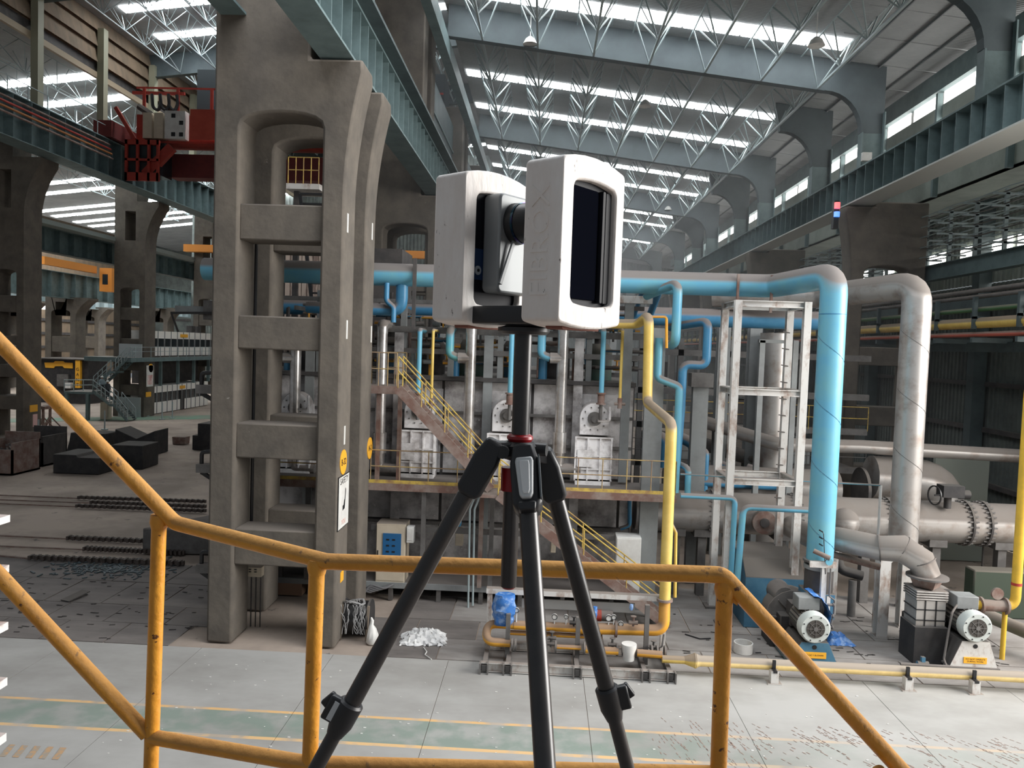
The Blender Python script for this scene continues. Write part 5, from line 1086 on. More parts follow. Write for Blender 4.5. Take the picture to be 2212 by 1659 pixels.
# instrument stand in front of the bright blue pipe
is_ = thing('instrument_stand', 'white steel instrument post with a crossbar in front of the bright blue pipe', 'stand', (8.2, 22.0, 0))
a = at(1782, 1219, Y=21.9); ob('post', MB().box((a.x - 0.07, 21.9, 0), (a.x + 0.07, 22.02, a.z)), WHITEST, is_); ob('crossbar', MB().box((a.x - 0.42, 21.88, a.z - 0.1), (a.x + 0.32, 21.96, a.z + 0.08)), WHITEST, is_)
ob('gauge', MB().disc((a.x + 0.08, 21.82, a.z + 0.1), (0, 1, 0), 0.1, 0.06, 18), BLUE, is_)
ob('tubing', MB().pipe([(a.x + 0.15, 21.85, a.z - 0.1), (a.x + 0.15, 21.85, a.z - 0.9), (a.x + 0.3, 21.85, a.z - 1.0), (a.x + 0.3, 21.85, a.z - 1.4), (a.x + 0.15, 21.85, 0.6)], 0.025, 0.05, 6), STEEL, is_)
for k in range(3): ob('valve', MB().tube([(a.x + 0.1, 21.8, 0.9 + k * 0.32), (a.x + 0.24, 21.8, 0.9 + k * 0.32)], 0.04, 8).disc((a.x + 0.26, 21.8, 0.9 + k * 0.32), (1, 0, 0), 0.06, 0.03, 10), STEEL, is_)
ob('probe', MB().tube([(a.x - 0.3, 22.0, a.z + 0.35), (a.x + 0.1, 21.8, a.z + 0.2)], 0.07, 10), RUST, is_)
g = MB().pipe([at(1772, 1145, Y=21.95), at(1779, 1152, Y=21.9), at(1783, 1240, Y=21.9)], 0.012, 0.05, 5)
for k in range(3): g.tube([at(1770, 1145 + k * 15, Y=22.1), at(1777, 1149 + k * 15, Y=21.9)], 0.02, 5)
ob('probe_wiring', g, BLKM, is_)
# support stands near right blower
for k, (px, py, Y) in enumerate([(1900, 1374, 23.5), (1948, 1352, 24.6)]):
    a = at(px, py, Z=0); tag(ob('duct_stand', MB().ibar((a.x, a.y, 0), (a.x, a.y, 2.62), 0.32, 0.32, 0.04, (0, 1, 0)).box((a.x - 0.2, a.y - 0.2, 0), (a.x + 0.2, a.y + 0.2, 0.03)).bar((a.x, a.y, 2.2), (a.x + 0.5, a.y, 2.62), 0.1), WHITEST), ['rusty pale stand under the stained duct, front one', 'grey stand behind the front duct stand'][k], 'stand')
p = at(1838, 1330, Z=0); t = thing('valve_assembly', 'dark valve on a stubby post between the two blowers', 'valve', p); ob('post', MB().tube([p, p + Vector((0, 0, 1.2))], 0.13, 12), STEEL, t); ob('valve_body', MB().pipe([p + Vector((-0.5, .3, 2.2)), p + Vector((-0.4, 0.1, 1.5)), p + Vector((0.3, 0, 1.35))], 0.16, 0.3, 12), BLACKS, t); ob('white_post', MB().box((p.x - 0.75, p.y, 0), (p.x - 0.5, p.y + 0.2, 2.3)), WHITEST, t)
p = at(1944, 1310, Z=0); tag(ob('short_duct', MB().tube([(p.x, p.y, 0), (p.x, p.y, 1.3)], 0.16, 14), SILV), 'short shiny upright pipe behind the duct stands', 'pipe')
droppipe('rusty thin pipe sloping behind the instrument post', [at(1790, 1195, Y=23.2), at(1900, 1225, Y=23)], 0.1, RUST, None, 'thin_pipe')
# motorised valve on flue
p = at(2055, 1062, Y=26.6); t = thing('actuator_valve', 'black motorised valve with a hand wheel on top of the main flue', 'valve', p); ob('motor', MB().box((p.x - 0.3, 26.5, p.z - 0.2), (p.x + 0.4, 27.0, p.z + 0.2)).tube([(p.x + 0.3, 26.7, p.z - 0.1), (p.x + 0.65, 26.7, p.z - 0.1)], 0.16, 12), BLACKS, t); ob('stem', MB().tube([(p.x, 26.8, 3.5), (p.x, 26.8, p.z)], 0.12, 10), DARKS, t); ob('hand_wheel', MB().ring((p.x - 0.55, 26.6, p.z - 0.15), (1, 0.2, 0), 0.34, 0.30, 0.04, 20), BLKM, t); ob('spindle', MB().tube([(p.x - 0.55, 26.6, p.z - 0.15), (p.x - 0.2, 26.6, p.z - 0.1)], 0.03, 6), BLKM, t)
# yellow pipe at right edge
YE2 = mat('right_yellow_pipe', (222, 180, 60), 0.45, 0, (200, 164, 60), 2)
ry = thing('yellow_riser', 'thick yellow riser pipe at the right picture edge bending to a rusty valve', 'pipe', (14, 22.5, 0)); a = at(2200, 1200, Y=22.4); zb = at(2190, 1310, Y=22.4).z; ztop = at(2205, 860, Y=22.4).z
ob('run', MB().pipe([(a.x, 22.4, ztop), (a.x, 22.4, zb), (at(2108, 1306, Y=22.4).x, 22.4, zb)], 0.135, 0.3, 16), YE2, ry); ob('red_band', MB().tube([(a.x, 22.4, zb + 0.62), (a.x, 22.4, zb + 0.7)], 0.14, 16), RED, ry)
ob('top_branch', MB().pipe([(a.x, 22.4, ztop), (a.x, 22.4, ztop + 0.3), (17.6, 24.5, 10.1)], 0.13, 0.3, 12), YE2, ry)
xx = at(2145, 1306, Y=22.4).x; ob('valve', MB().tube([(xx - 0.35, 22.4, zb), (xx + 0.35, 22.4, zb)], 0.17, 14).disc((xx - 0.35, 22.4, zb), (1, 0, 0), 0.24, 0.06, 16).disc((xx + 0.35, 22.4, zb), (1, 0, 0), 0.24, 0.06, 16).disc((xx + 0.1, 22.4, zb + 0.35), (0, 1, 0), 0.17, 0.08, 14), RUST, ry); ob('post', MB().tube([(at(2172, 1306, Y=22.4).x, 22.4, 0), (at(2172, 1306, Y=22.4).x, 22.4, zb)], 0.07, 10), YE2, ry)
droppipe('grey-green drain pipe sloping from the right blower to the picture edge', [at(2110, 1320, Y=24), (15.9, 20.6, 0.35)], 0.2, mat('greygreen_pipe', (110, 110, 96), 0.6, dust=0.8), None, 'drain_pipe')
p = at(2117, 1290, Z=0); t = thing('pole_stand', 'thin dark pole on a flat foot behind the right blower', 'stand', p); ob('pole', MB().tube([p, p + Vector((0, 0, 2.6))], 0.03, 6), DARKS, t); ob('foot', MB().box((p.x - .3, p.y - .15, 0), (p.x + .3, p.y + .15, 0.05)), DARKS, t)
tag(ob('dark_skid', MB().box((14.6, 26.0, 0), (17.5, 26.6, 1.6)), mat('dark_green_skid', (54, 66, 54), 0.6, dust=0.6), None, 0.05), 'dark green machine box behind the yellow riser', 'box')
for k, (px, py, w_, h_, lab) in enumerate([(2060, 1000, 1.5, 2.6, 'pale panel standing behind the rear flue bend')]):
    a = at(px, py, Y=33.5); tag(ob('pale_panel', MB().box((a.x - w_ / 2, 33.5, 0), (a.x + w_, 33.7, a.z + h_ / 4)), mat('pale_panel_paint', (150, 156, 146), 0.7)), lab, 'panel')
# ================================================================ ground gas pipe along front
gpz = 0.42; gy = 20.15
gg = thing('ground_gas_pipe', 'long pale yellow gas pipe on low stands along the floor to the right', 'pipe', (9, gy, gpz))
z0g = at(1700, 1437, Y=gy).z
ob('run', MB().tube([(at(1500, 1428, Y=gy).x, gy, z0g), (at(1492, 1430, Y=gy).x + 0.25, gy, z0g), (16, gy, z0g)], [0.2, 0.14, 0.14], 16), YELG, gg)
ob('reducer', MB().tube([(at(1478, 1425, Y=gy).x, gy, z0g), (at(1503, 1425, Y=gy).x, gy, z0g)], [0.1, 0.2], 16), YEL, gg); ob('stub', MB().tube([(at(1430, 1420, Y=gy).x, gy, z0g), (at(1480, 1425, Y=gy).x, gy, z0g)], 0.1, 14), YEL, gg)
for px in (1666, 1953, 2096):
    x = at(px, 1470, Y=gy).x; ob('stand', MB().box((x - 0.1, gy - 0.3, 0), (x + 0.1, gy - 0.1, 0.34)).box((x - 0.18, gy - 0.34, 0), (x + 0.18, gy - 0.06, 0.02)), WHITEST, gg); ob('clamp', MB().box((x - 0.05, gy - 0.32, 0.3), (x + 0.05, gy + 0.16, 0.36)).box((x - 0.04, gy - 0.2, 0.3), (x + 0.04, gy - 0.14, z0g + 0.18)), BLKM, gg)
t = thing('drain_line', 'small grey drain pipe with a blue handled valve behind the ground pipe', 'pipe', (11, 20.7, 0.1)); ob('pipe_length', MB().tube([at(1945, 1434, Z=0.15), at(2052, 1440, Z=0.15)], 0.04, 8), STEEL, t); p = at(1993, 1434, Z=0.15); ob('valve', MB().tube([p - Vector((.15, 0, 0)), p + Vector((.15, 0, 0))], 0.08, 10).box((p.x - .05, p.y - .05, p.z), (p.x + .05, p.y + .05, p.z + .2)), BLUEBOX, t)
p = at(1605, 1408, Z=0); tag(ob('white_ring', MB().ring((p.x, p.y, 0.14), (0, 0, 1), 0.27, 0.24, 0.28, 22), WHITE), 'short white ring offcut standing on the floor left of the blowers', 'ring')
# ================================================================ gas train skid
sk = thing('gas_train_skid', 'rusty grey skid frame carrying the orange gas train in front of the furnace', 'skid', (1.1, 20.2, 0))
A0 = at(1037, 1452, Z=0); A1 = at(1458, 1475, Z=0); y0 = (A0.y + A1.y) / 2; yb = y0 + 1.5; xs0, xs1 = A0.x, A1.x
zt = at(1250, 1283, Y=yb).z
for y in (y0, yb): ob('base_channel', MB().ibar((xs0, y + 0.08, 0.14), (xs1, y + 0.08, 0.14), 0.14, 0.24, 0.02), WHITEST, sk)
for x in (xs0 + 0.1, at(1247, 1450, Y=y0).x, at(1395, 1450, Y=y0).x, xs1 - 0.1, at(1096, 1450, Y=y0).x):
    ob('cross_channel', MB().box((x - 0.06, y0, 0.03), (x + 0.06, yb, 0.2)), STEEL, sk)
    ob('foot_plate', MB().box((x - 0.12, y0 - 0.12, 0), (x - 0.08, y0 + 0.1, 0.28)), STEEL, sk); ob('foot_plate', MB().box((x + 0.08, y0 - 0.12, 0), (x + 0.12, y0 + 0.1, 0.28)), STEEL, sk)
for x in (xs0 + 0.1, xs1 - 0.1): ob('frame_post', MB().box((x - 0.07, yb, 0.1), (x + 0.07, yb + 0.12, zt)), WHITEST, sk)
for px in (1096, 1247, 1395):
    x = at(px, 1400, Y=20.5).x; ob('frame_post', MB().box((x - 0.06, 20.45, 0.1), (x + 0.06, 20.57, 1.3 if px < 1390 else zt)), STEEL, sk)
ob('top_beam', MB().box((xs0, yb - 0.03, zt - 0.1), (xs1, yb + 0.2, zt + 0.04)), WHITEST, sk)
ob('cable_tray', MB().box((xs0 + 1.0, yb + 0.1, zt - 0.5), (xs1 - 0.9, yb + 0.16, zt - 0.24)), mat('perforated_tray', (150, 150, 148), 0.6, 0.3), sk)
gt = thing('gas_train', 'orange gas train piping with flanges, gauges and valves on the skid', 'pipe', (1, 20.6, 0.6))
ty = 20.9; zu = gz - 0.05; zlw = at(1200, 1403, Y=20.2).z; xl = at(1050, 1380, Y=20.6).x
ob('upper_run', MB().tube([(at(1325, 1362, Y=ty).x, ty, zu), (at(1110, 1360, Y=ty).x, ty, zu)], 0.125, 14), YELO, gt)
ob('loop', MB().pipe([(at(1126, 1350, Y=ty).x, ty, zu), (xl, ty, zu), (xl, 20.5, zlw), (at(1102, 1402, Y=20.5).x, 20.5, zlw)], 0.115, 0.25, 14), YELO, gt)
ob('lower_run', MB().tube([(at(1200, 1408, Y=20.4).x, 20.4, zlw), (at(1255, 1410, Y=20.4).x, 20.4, zlw)], 0.06, 12).tube([(at(1265, 1412, Y=20.35).x, 20.35, zlw), (at(1300, 1413, Y=20.3).x, 20.3, zlw)], 0.11, 12).tube([(at(1302, 1413, Y=20.3).x, 20.3, zlw), (at(1335, 1415, Y=20.3).x, 20.3, zlw)], 0.1, 12).tube([(at(1376, 1418, Y=20.25).x, 20.25, zlw), (at(1430, 1420, Y=20.2).x, 20.2, zlw)], 0.1, 12).tube([(at(1100, 1392, Y=21).x, 21, zlw + .1), (at(1300, 1395, Y=21).x, 21, zlw + .1)], 0.07, 10), YELO, gt)
for px in (1106, 1113, 1140, 1200, 1262, 1300, 1333, 1346, 1374, 1408, 1420, 1437): x = at(px, 1412, Y=20.35).x; ob('flange', MB().disc((x, 20.4, zlw), (1, 0, 0), 0.17, 0.05, 14), STEEL, gt)
x = at(1358, 1415, Y=20.3).x; ob('white_filter', MB().tube([(x, 20.3, zlw - 0.22), (x, 20.3, zlw - 0.1), (x, 20.3, zlw + 0.14), (x, 20.3, zlw + 0.22)], [0.15, 0.165, 0.2, 0.2], 18), WHITE, gt)
for px, py, r in ((1116, 1318, 0.07), (1198, 1332, 0.08), (1223, 1332, 0.06), (1315, 1335, 0.09), (1326, 1333, 0.07), (1341, 1347, 0.07)):
    a = at(px, py, Y=ty - 0.05); ob('gauge', MB().disc(a, (0, 1, 0), r, 0.05, 16).tube([a, (a.x, a.y, zu)], 0.02, 6), WHITE, gt); ob('dial_rim', MB().ring(a - Vector((0, 0.03, 0)), (0, 1, 0), r, r * 0.82, 0.02, 16), BLKM, gt)
a = at(1308, 1330, Y=21.2); ob('red_actuator', MB().tube([(a.x - 0.3, 21.2, a.z), (a.x - 0.12, 21.2, a.z)], 0.16, 14), RED, gt); ob('actuator_body', MB().tube([(a.x - 0.12, 21.2, a.z), (a.x + 0.2, 21.2, a.z)], 0.15, 14), STEEL, gt)
ob('sensing_line', MB().pipe([at(1170, 1346, Y=21.2), at(1400, 1356, Y=21.2)], 0.03, 0.1, 6).pipe([at(1350, 1402, Y=20.5), at(1430, 1398, Y=20.5), at(1434, 1370, Y=20.5)], 0.025, 0.08, 6), STEEL, gt)
for px, py in ((1190, 1390), (1192, 1378), (1285, 1400), (1323, 1392), (1412, 1398), (1240, 1345), (1270, 1345), (1368, 1345)): a = at(px, py, Y=20.7); ob('small_valve', MB().tube([(a.x - 0.12, a.y, a.z), (a.x + 0.12, a.y, a.z)], 0.06, 8).tube([(a.x, a.y, a.z - 0.1), (a.x, a.y, a.z + 0.16)], 0.035, 6).disc((a.x, a.y, a.z + 0.17), (0, 0, 1), 0.08, 0.02, 10), random.choice([BLACKS, STEEL, RUST]), gt)
def bag(px0, py0, px1, py1, Y, m_, lab, seed):
    random.seed(seed); a = at(px0, py0, Y=Y); b_ = at(px1, py1, Y=Y); cx = (a.x + b_.x) / 2; w_ = abs(b_.x - a.x); h_ = abs(a.z - b_.z); g = MB(); n = 10; s = 14
    for j in range(n + 1):
        f = j / n; rr = (0.5 - 0.08 * f) * w_ * (0.85 + 0.25 * math.sin(f * 3))
        for k in range(s):
            t_ = k * math.tau / s; q = rr * random.uniform(0.85, 1.1); g.v.append((cx + q * math.cos(t_) - f * w_ * 0.05, Y + q * 0.7 * math.sin(t_), a.z - h_ * f))
    g.f = [(j * s + k, j * s + (k + 1) % s, (j + 1) * s + (k + 1) % s, (j + 1) * s + k) for j in range(n) for k in range(s)] + [tuple(range(s)), tuple(range(n * s, n * s + s))]
    return tag(ob('plastic_cover', g, m_), lab, 'tarp')
bag(1066, 1282, 1114, 1350, 20.75, BLUET, 'bright blue plastic cover wrapped over the left end of the gas train', 5); bag(1276, 1310, 1290, 1340, 20.8, BLUET, 'small blue plastic wrap on a valve behind the right tripod leg', 6); bag(1360, 1305, 1368, 1318, 20.9, BLUET, 'tiny blue plastic wrap high on the skid', 7)
# ================================================================ cabinets and clutter at furnace foot
def cabinet(px0, px1, py0, py1, Y, d, m_, lab, z0=0.6):
    a = at(px0, py0, Y=Y); b_ = at(px1, py1, Y=Y); t = thing('electrical_cabinet', lab, 'cabinet', ((a.x + b_.x) / 2, Y, b_.z))
    ob('body', MB().box((a.x, Y + 0.02, b_.z), (b_.x, Y + d, a.z)), m_, t, 0.02); ob('door', MB().box((a.x + 0.03, Y, b_.z + 0.1), (b_.x - 0.03, Y + 0.02, a.z - 0.06)), m_, t); return t, a, b_
t, a, b_ = cabinet(813, 873, 1130, 1262, 24.95, 0.8, BEIGE, 'beige electrical cabinet with a blue window panel on the lower deck')
w_ = b_.x - a.x; ob('window_panel', MB().box((a.x + w_ * 0.24, 24.92, a.z - 1.25), (a.x + w_ * 0.86, 24.96, a.z - 0.32)), mat('blue_panel', (40, 100, 150), 0.4), t); ob('handle', MB().box((a.x + 0.06, 24.92, a.z - 1.1), (a.x + 0.09, 24.95, a.z - 0.9)), BLKM, t)
for i in range(3):
    for k in range(2): ob('indicator', MB().box((a.x + w_ * (0.36 + 0.2 * k), 24.91, a.z - 0.55 - i * 0.2), (a.x + w_ * (0.46 + 0.2 * k), 24.92, a.z - 0.5 - i * 0.2)), BLKM, t)
t, a, b_ = cabinet(878, 893, 1138, 1174, 24.9, 0.3, WHITE, 'small white junction box on the right side of the beige cabinet')
t, a, b_ = cabinet(984, 999, 1142, 1180, 25.6, 0.3, BEIGE, 'small beige box behind the left tripod leg')
t, a, b_ = cabinet(1332, 1381, 1160, 1282, 24.9, 0.7, WHITE, 'tall white cabinet behind the lower stair flight'); ob('top_litter', crumple(0.7, 0.5, 0.2, 8, 9), DARKS, None) if False else None
t, a, b_ = cabinet(1190, 1200, 1155, 1195, 25.6, 0.3, BEIGE, 'narrow beige box behind the right tripod leg')
for k, px in enumerate((1013, 1023)): droppipe(['left', 'right'][k] + ' thin pale conduit running down behind the left tripod leg', [at(px + 14, 1070, Y=24.6), at(px + 2, 1100, Y=24.6), at(px - 2, 1320 - k * 12, Y=24.6)], 0.035, TEALP, 0.1, 'conduit')
for k, px in enumerate((1190, 1345, 978)): droppipe(['slim blue pipe low on the furnace right of the tripod leg', 'slim blue pipe low on the furnace above the white cabinet', 'short blue pipe low on the furnace left of the tripod'][k], [at(px + 15, 1068, Y=26.6), at(px + 15, 1135, Y=26.6), at(px - 5, 1142, Y=26.6)], 0.07, BLUED, 0.15, 'air_pipe')
t = thing('cable_bundle', 'bundle of grey cables spilling from under the beige cabinet', 'cables', (-5, 24.8, 0.6)); random.seed(4)
for k in range(5): ob('cable', MB().pipe([at(850 - k * 6, 1262 + k * 2, Y=24.85), at(830 - k * 8, 1272 + k * 2, Y=24.7), at(800 - k * 4, 1262 + k * 3, Y=24.75), at(788 - k * 3, 1280 + k * 3, Y=24.7), (at(784 - k * 4, 1300, Y=24.7).x, 24.7, 0.02)], 0.035, 0.2, 7), mat('grey_cable', (110, 110, 112), 0.6), t)
# wire reel
p = at(762, 1385, Z=0); rl_ = thing('cable_reel', 'black cable reel with wooden sides and loose grey wire beside the column', 'reel', (p.x, p.y, 0))
rx0 = at(733, 1350, Y=p.y).x; rx1 = at(790, 1350, Y=p.y).x
ob('drum', MB().tube([(rx0, p.y + 0.55, 0.52), (rx1, p.y + 0.55, 0.52)], 0.46, 20), BLKM, rl_)
for x in (rx0, rx1): ob('side_flange', MB().tube([(x - 0.03, p.y + 0.55, 0.52), (x + 0.03, p.y + 0.55, 0.52)], 0.52, 20), BLACKS, rl_); ob('wooden_side', MB().bar((x, p.y + 0.1, 0), (x + 0.05, p.y + 0.1, 1.0), 0.06, 0.06), mat('old_wood', (130, 118, 104), 0.8), rl_)
random.seed(8); g = MB()
for k in range(16):
    x = random.uniform(rx0 + 0.08, rx1 - 0.08); pts = [(x + random.uniform(-.04, .04) + 0.05 * math.sin(i * 0.8 + k), p.y + 0.02 + random.uniform(-.03, .03), 1.05 - i * 0.12 + random.uniform(-.03, .03)) for i in range(8)]; g.pipe(pts, 0.009, 0.09, 5, 3)
for k in range(8):
    c = Vector((random.uniform(rx0 + .2, rx1 - .2), p.y + 0.25, 1.05)); r = random.uniform(0.14, 0.3); g.tube([c + Vector((r * math.cos(a_ * .7), r * math.sin(a_ * .7) * .6, 0.05 * math.sin(a_ * 1.3) + random.uniform(-.02, .02))) for a_ in range(10)], 0.009, 5)
ob('wire', g, mat('grey_wire', (170, 170, 170), 0.5), rl_)
p = at(803, 1390, Z=0); t = tag(ob('white_sack', MB().tube([p, p + Vector((0, 0, .06)), p + Vector((0.02, 0, .25)), p + Vector((0, 0, .42)), p + Vector((-.02, 0, .54)), p + Vector((0.0, 0, .66)), p + Vector((-0.03, 0, .75))], [0.13, 0.17, 0.165, 0.12, 0.06, 0.05, 0.02], 9), WHITE), 'tied white sack standing beside the cable reel', 'sack')
c = at(915, 1382, Z=0); o = crumple(1.25, 0.95, 0.34, 22, 12).mesh('white_tarp_heap', mat('white_tarp', (232, 232, 230), 0.6, 0, (206, 206, 206), 6)); tag(share('white_tarp_heap', o, c, None, 0.1), 'crumpled white plastic sacking heaped on the floor left of the gas train', 'tarp')
tag(ob('rope_end', MB().pipe([at(915, 1398, Z=0.02), at(922, 1408, Z=0.02), at(918, 1414, Z=0.02), at(932, 1424, Z=0.02)], 0.015, 0.03, 5), WHITE), 'frayed white rope end trailing from the plastic sacking', 'rope')
a = at(180 + 450, 1290, Y=25.4); t = thing('packing_box', 'brown cardboard box under the low bench between the concrete columns', 'box', (a.x, 24.9, 0)); ob('carton', MB().box((a.x - 0.4, 24.9, 0.02), (a.x + 0.5, 25.6, 0.42)), mat('brown_card', (150, 120, 100), 0.8, dust=0.6), t)
# low bench between columns and box on column leg
t = thing('low_bench', 'low steel bench standing behind the column frame', 'bench', (-8, 24.8, 0)); ob('top', MB().box((-9.3, 24.9, 0.95), (-6.5, 26.0, 1.05)), STEEL, t)
for x in (-9.2, -8.6, -6.7): ob('leg', MB().box((x, 24.95, 0), (x + 0.12, 25.07, 0.95)), STEEL, t)
a = at(545, 1236, Y=21.95); t = thing('socket_box', 'small beige socket box on the inner side of the nearest column leg', 'box', a); ob('box', MB().box((a.x - 0.22, 21.95, a.z - 0.14), (a.x + 0.26, 22.2, a.z + 0.14)), BEIGE, t)
for i in range(2):
    for k in range(2): ob('socket', MB().box((a.x - 0.1 + i * .16, 21.93, a.z + 0.0 + k * .07), (a.x - 0.03 + i * .16, 21.95, a.z + 0.025 + k * .07)), BLKM, t)
for k in range(4): ob('conduit', MB().tube([(a.x - 0.2 + k * 0.14, 22.05, 0), (a.x - 0.2 + k * 0.14, 22.05, a.z - 0.14)], 0.02, 6), DARKS, t)
tag(ob('column_conduit', MB().tube([(-8.4, 21.95, 2.4), (-8.4, 21.95, 12)], 0.05, 8).tube([(-8.55, 22.02, 2.4), (-8.55, 22.02, 12)], 0.04, 8), BLKM), 'dark conduits running up behind the nearest column inner leg', 'conduit')
# brackets on the left side of nearest column
for k, (px, py) in enumerate([(437, 1010), (437, 1225), (437, 840)]):
    a = at(px, py, Y=21.4); t = thing('pulley_bracket', 'dark clamp bracket on the left side of the nearest column, %s' % ['middle one', 'lowest one', 'uppermost one'][k], 'bracket', a)
    ob('box', MB().box((a.x - 0.1, 21.2, a.z - 0.12), (-9.15, 21.5, a.z + 0.12)), STEEL, t); ob('hook', MB().pipe([(a.x, 21.35, a.z + 0.1), (a.x, 21.35, a.z + 0.45), (-9.15, 21.35, a.z + 0.5)], 0.06, 0.1, 8), BLKM, t); ob('lower_arm', MB().bar((a.x, 21.35, a.z - 0.12), (-9.15, 21.35, a.z - 0.4), 0.1), BLKM, t)
# stairs and cladding glimpsed through the column
t = thing('ladder_stairs', 'steep dark stairs with yellow rail seen through the column openings', 'stairs', (-7, 30, 8)); pa = at(700, 720, Y=29.5); pb = at(668, 420, Y=29.5)
for k in range(15): c = pa + (pb - pa) * (k / 14); ob('tread', MB().box((c.x - 0.35, 29.5, c.z), (c.x + 0.6, 29.8, c.z + 0.06)), BLKM, t)
ob('stringer', MB().bar(pa - Vector((.35, 0, 0)), pb - Vector((.35, 0, 0)), 0.12), BLKM, t); ob('top_landing', MB().box((at(618, 400, Y=29.5).x, 29.5, at(640, 408, Y=29.5).z), (at(690, 400, Y=29.5).x, 31, at(640, 396, Y=29.5).z)), WHITEST, t)
a = at(622, 396, Y=29.5); b_ = at(688, 396, Y=29.5); railing(t, (a.x, 29.5, a.z), (b_.x, 29.5, a.z), 4, RAILS, 1.0)
ob('tower_post', MB().box((a.x + .1, 29.9, 7.4), (a.x + 0.3, 30.1, a.z)), DARKS, t)
t = thing('clad_hut', 'weathered pale board-clad hut seen through the column openings', 'hut', (-8, 31, 7.4))
for k in range(7): x = at(615 + k * 12, 650, Y=31.5).x; ob('board', MB().box((x, 31.5, 7.3), (x + 0.2, 31.6, 12.3)), mat('weathered_board', (186, 170, 158), 0.8, 0, (130, 112, 104), 3, 0.5, 0.6, stretch=(1, 1, .2)), t)
ob('body', MB().box((at(612, 650, Y=31.6).x, 31.6, 7.3), (-6.0, 34, 12.4)), DARKS, t); ob('cross_rail', MB().box((at(612, 650, Y=31.4).x, 31.4, 10.2), (-6.2, 31.5, 10.32)), WHITEST, t)
# beacon on right column
a = at(1804, 455, Y=38.9); t = thing('signal_beacon', 'stacked red and blue signal beacon on the right column head', 'lamp', a)
ob('post', MB().box((a.x - 0.12, 38.7, a.z - 0.9), (a.x + 0.12, 39.02, a.z + 0.45)), BLKM, t)
ob('red_light', MB().tube([(a.x, 38.65, a.z + 0.05), (a.x, 38.65, a.z + 0.35)], 0.14, 12), emit('red_beacon', (240, 60, 70), 1.5), t); ob('blue_light', MB().tube([(a.x, 38.65, a.z - 0.35), (a.x, 38.65, a.z - 0.1)], 0.14, 12), emit('blue_beacon', (40, 130, 250), 1.5), t)
a = at(1870, 340, Y=38.6); tag(ob('wall_box', MB().box((a.x - 0.22, 38.4, a.z - 0.2), (a.x + 0.22, 38.6, a.z + 0.2)), WHITE), 'small white box fixed on a portal pillar above the right girder', 'box')
random.seed(7)
# ================================================================ FOREGROUND: platform, guardrail, tripod, scanner
PZ = 6.85
wp = thing('viewing_platform', 'grey steel viewing platform below the picture edge that carries tripod and guardrail', 'platform', (0, 1.2, PZ))
ob('deck_plate', MB().box((-1.9, -1.0, PZ - 0.02), (1.2, 2.7, PZ)), STEEL, wp)
for x in (-1.85, -0.6, 0.5, 1.15): ob('joist', MB().box((x - 0.03, -1.0, PZ - 0.16), (x + 0.03, 2.7, PZ - 0.02)), STEEL, wp)
for (x, y) in ((-1.8, 0.0), (1.1, 0.0)): ob('column_post', MB().box((x - 0.08, y - 0.08, 0), (x + 0.08, y + 0.08, PZ - 0.16)), STEEL, wp)
g = thing('guardrail', 'rust-spotted yellow tube guardrail bending down on both sides in the foreground', 'railing', (0, 2.15, PZ))
R_ = 0.0238
Pm = at(-160, 577, Y=2.3); P0 = at(0, 741, Y=2.33); P1 = at(378, 1130, Y=2.42); P2 = at(705, 1213, Y=2.2); P3 = at(1562, 1242, Y=2.15); P4 = at(1960, 1678, Y=2.2); P5 = at(2120, 1852, Y=2.22)
ob('top_rail', MB().pipe([Pm, P0, P1, P2, P3, P4, P5], R_, 0.045, 20, 5), RAILM, g)
def post(px, py, Y, px2=None):
    a = at(px, py, Y=Y); b_ = at(px2, 1659, Y=Y) if px2 else a; d = (b_ - a); d = d / (a.z - b_.z) * (a.z - PZ)
    ob('post', MB().tube([a, a + d], R_ * 0.98, 20), RAILM, g); ob('weld_collar', MB().tube([a - Vector((0, 0, 0.035)), a - Vector((0, 0, 0.015)), a + Vector((0, 0, 0.01))], [R_ * 1.03, R_ * 1.22, R_ * 1.1], 18), RAILM, g)
    ob('base_plate', MB().box((a.x + d.x - 0.05, a.y + d.y - 0.05, PZ), (a.x + d.x + 0.05, a.y + d.y + 0.05, PZ + 0.01)), RAILM, g)
post(344, 1118, 2.42, 326); post(685, 1215, 2.21, 669); post(1566, 1262, 2.155, 1552)
ob('gusset', MB().prof([(-0.02, -0.03), (0.03, -0.06), (0.03, -0.01), (0.01, 0.0)], at(1572, 1262, Y=2.15), (1, 0, 0), (0, 0, 1), (0, 1, 0), 0.01), RAILM, g)
ob('middle_rail', MB().pipe([at(-160, 1080, Y=2.3), at(0, 1245, Y=2.33), at(318, 1586, Y=2.42)], R_, 0.05, 18), RAILM, g)
ob('middle_rail', MB().pipe([at(328, 1592, Y=2.42), at(665, 1650, Y=2.21), at(1100, 1662, Y=2.17), at(1550, 1673, Y=2.155)], R_, 0.03, 18), RAILM, g)
ob('middle_rail', MB().pipe([at(1895, 1668, Y=2.16), at(2060, 1850, Y=2.2)], R_, 0.03, 18), RAILM, g)
# stair treads at the left edge
ss = thing('edge_stairs', 'flight of steps whose pale tread ends show at the left picture edge', 'stairs', (-2.6, 3, 7))
for k, (py, pxr) in enumerate([(1112, 22), (1220, 20), (1343, 18), (1463, 16), (1583, 14)]):
    Y = 3.1 - k * 0.12; a = at(pxr, py, Y=Y)
    ob('tread', MB().box((a.x - 0.9, Y - 0.27, a.z - 0.03), (a.x, Y, a.z + 0.0)), mat('worn_white_tread', (206, 206, 204), 0.6, 0, (150, 126, 116), 6, 0.5, 0.6, dust=0.7, dustc=(168, 146, 138)), ss)
ob('stringer', MB().bar(at(-60, 1080, Y=3.25), at(-60, 1700, Y=2.5), 0.04, 0.2), STEEL, ss)
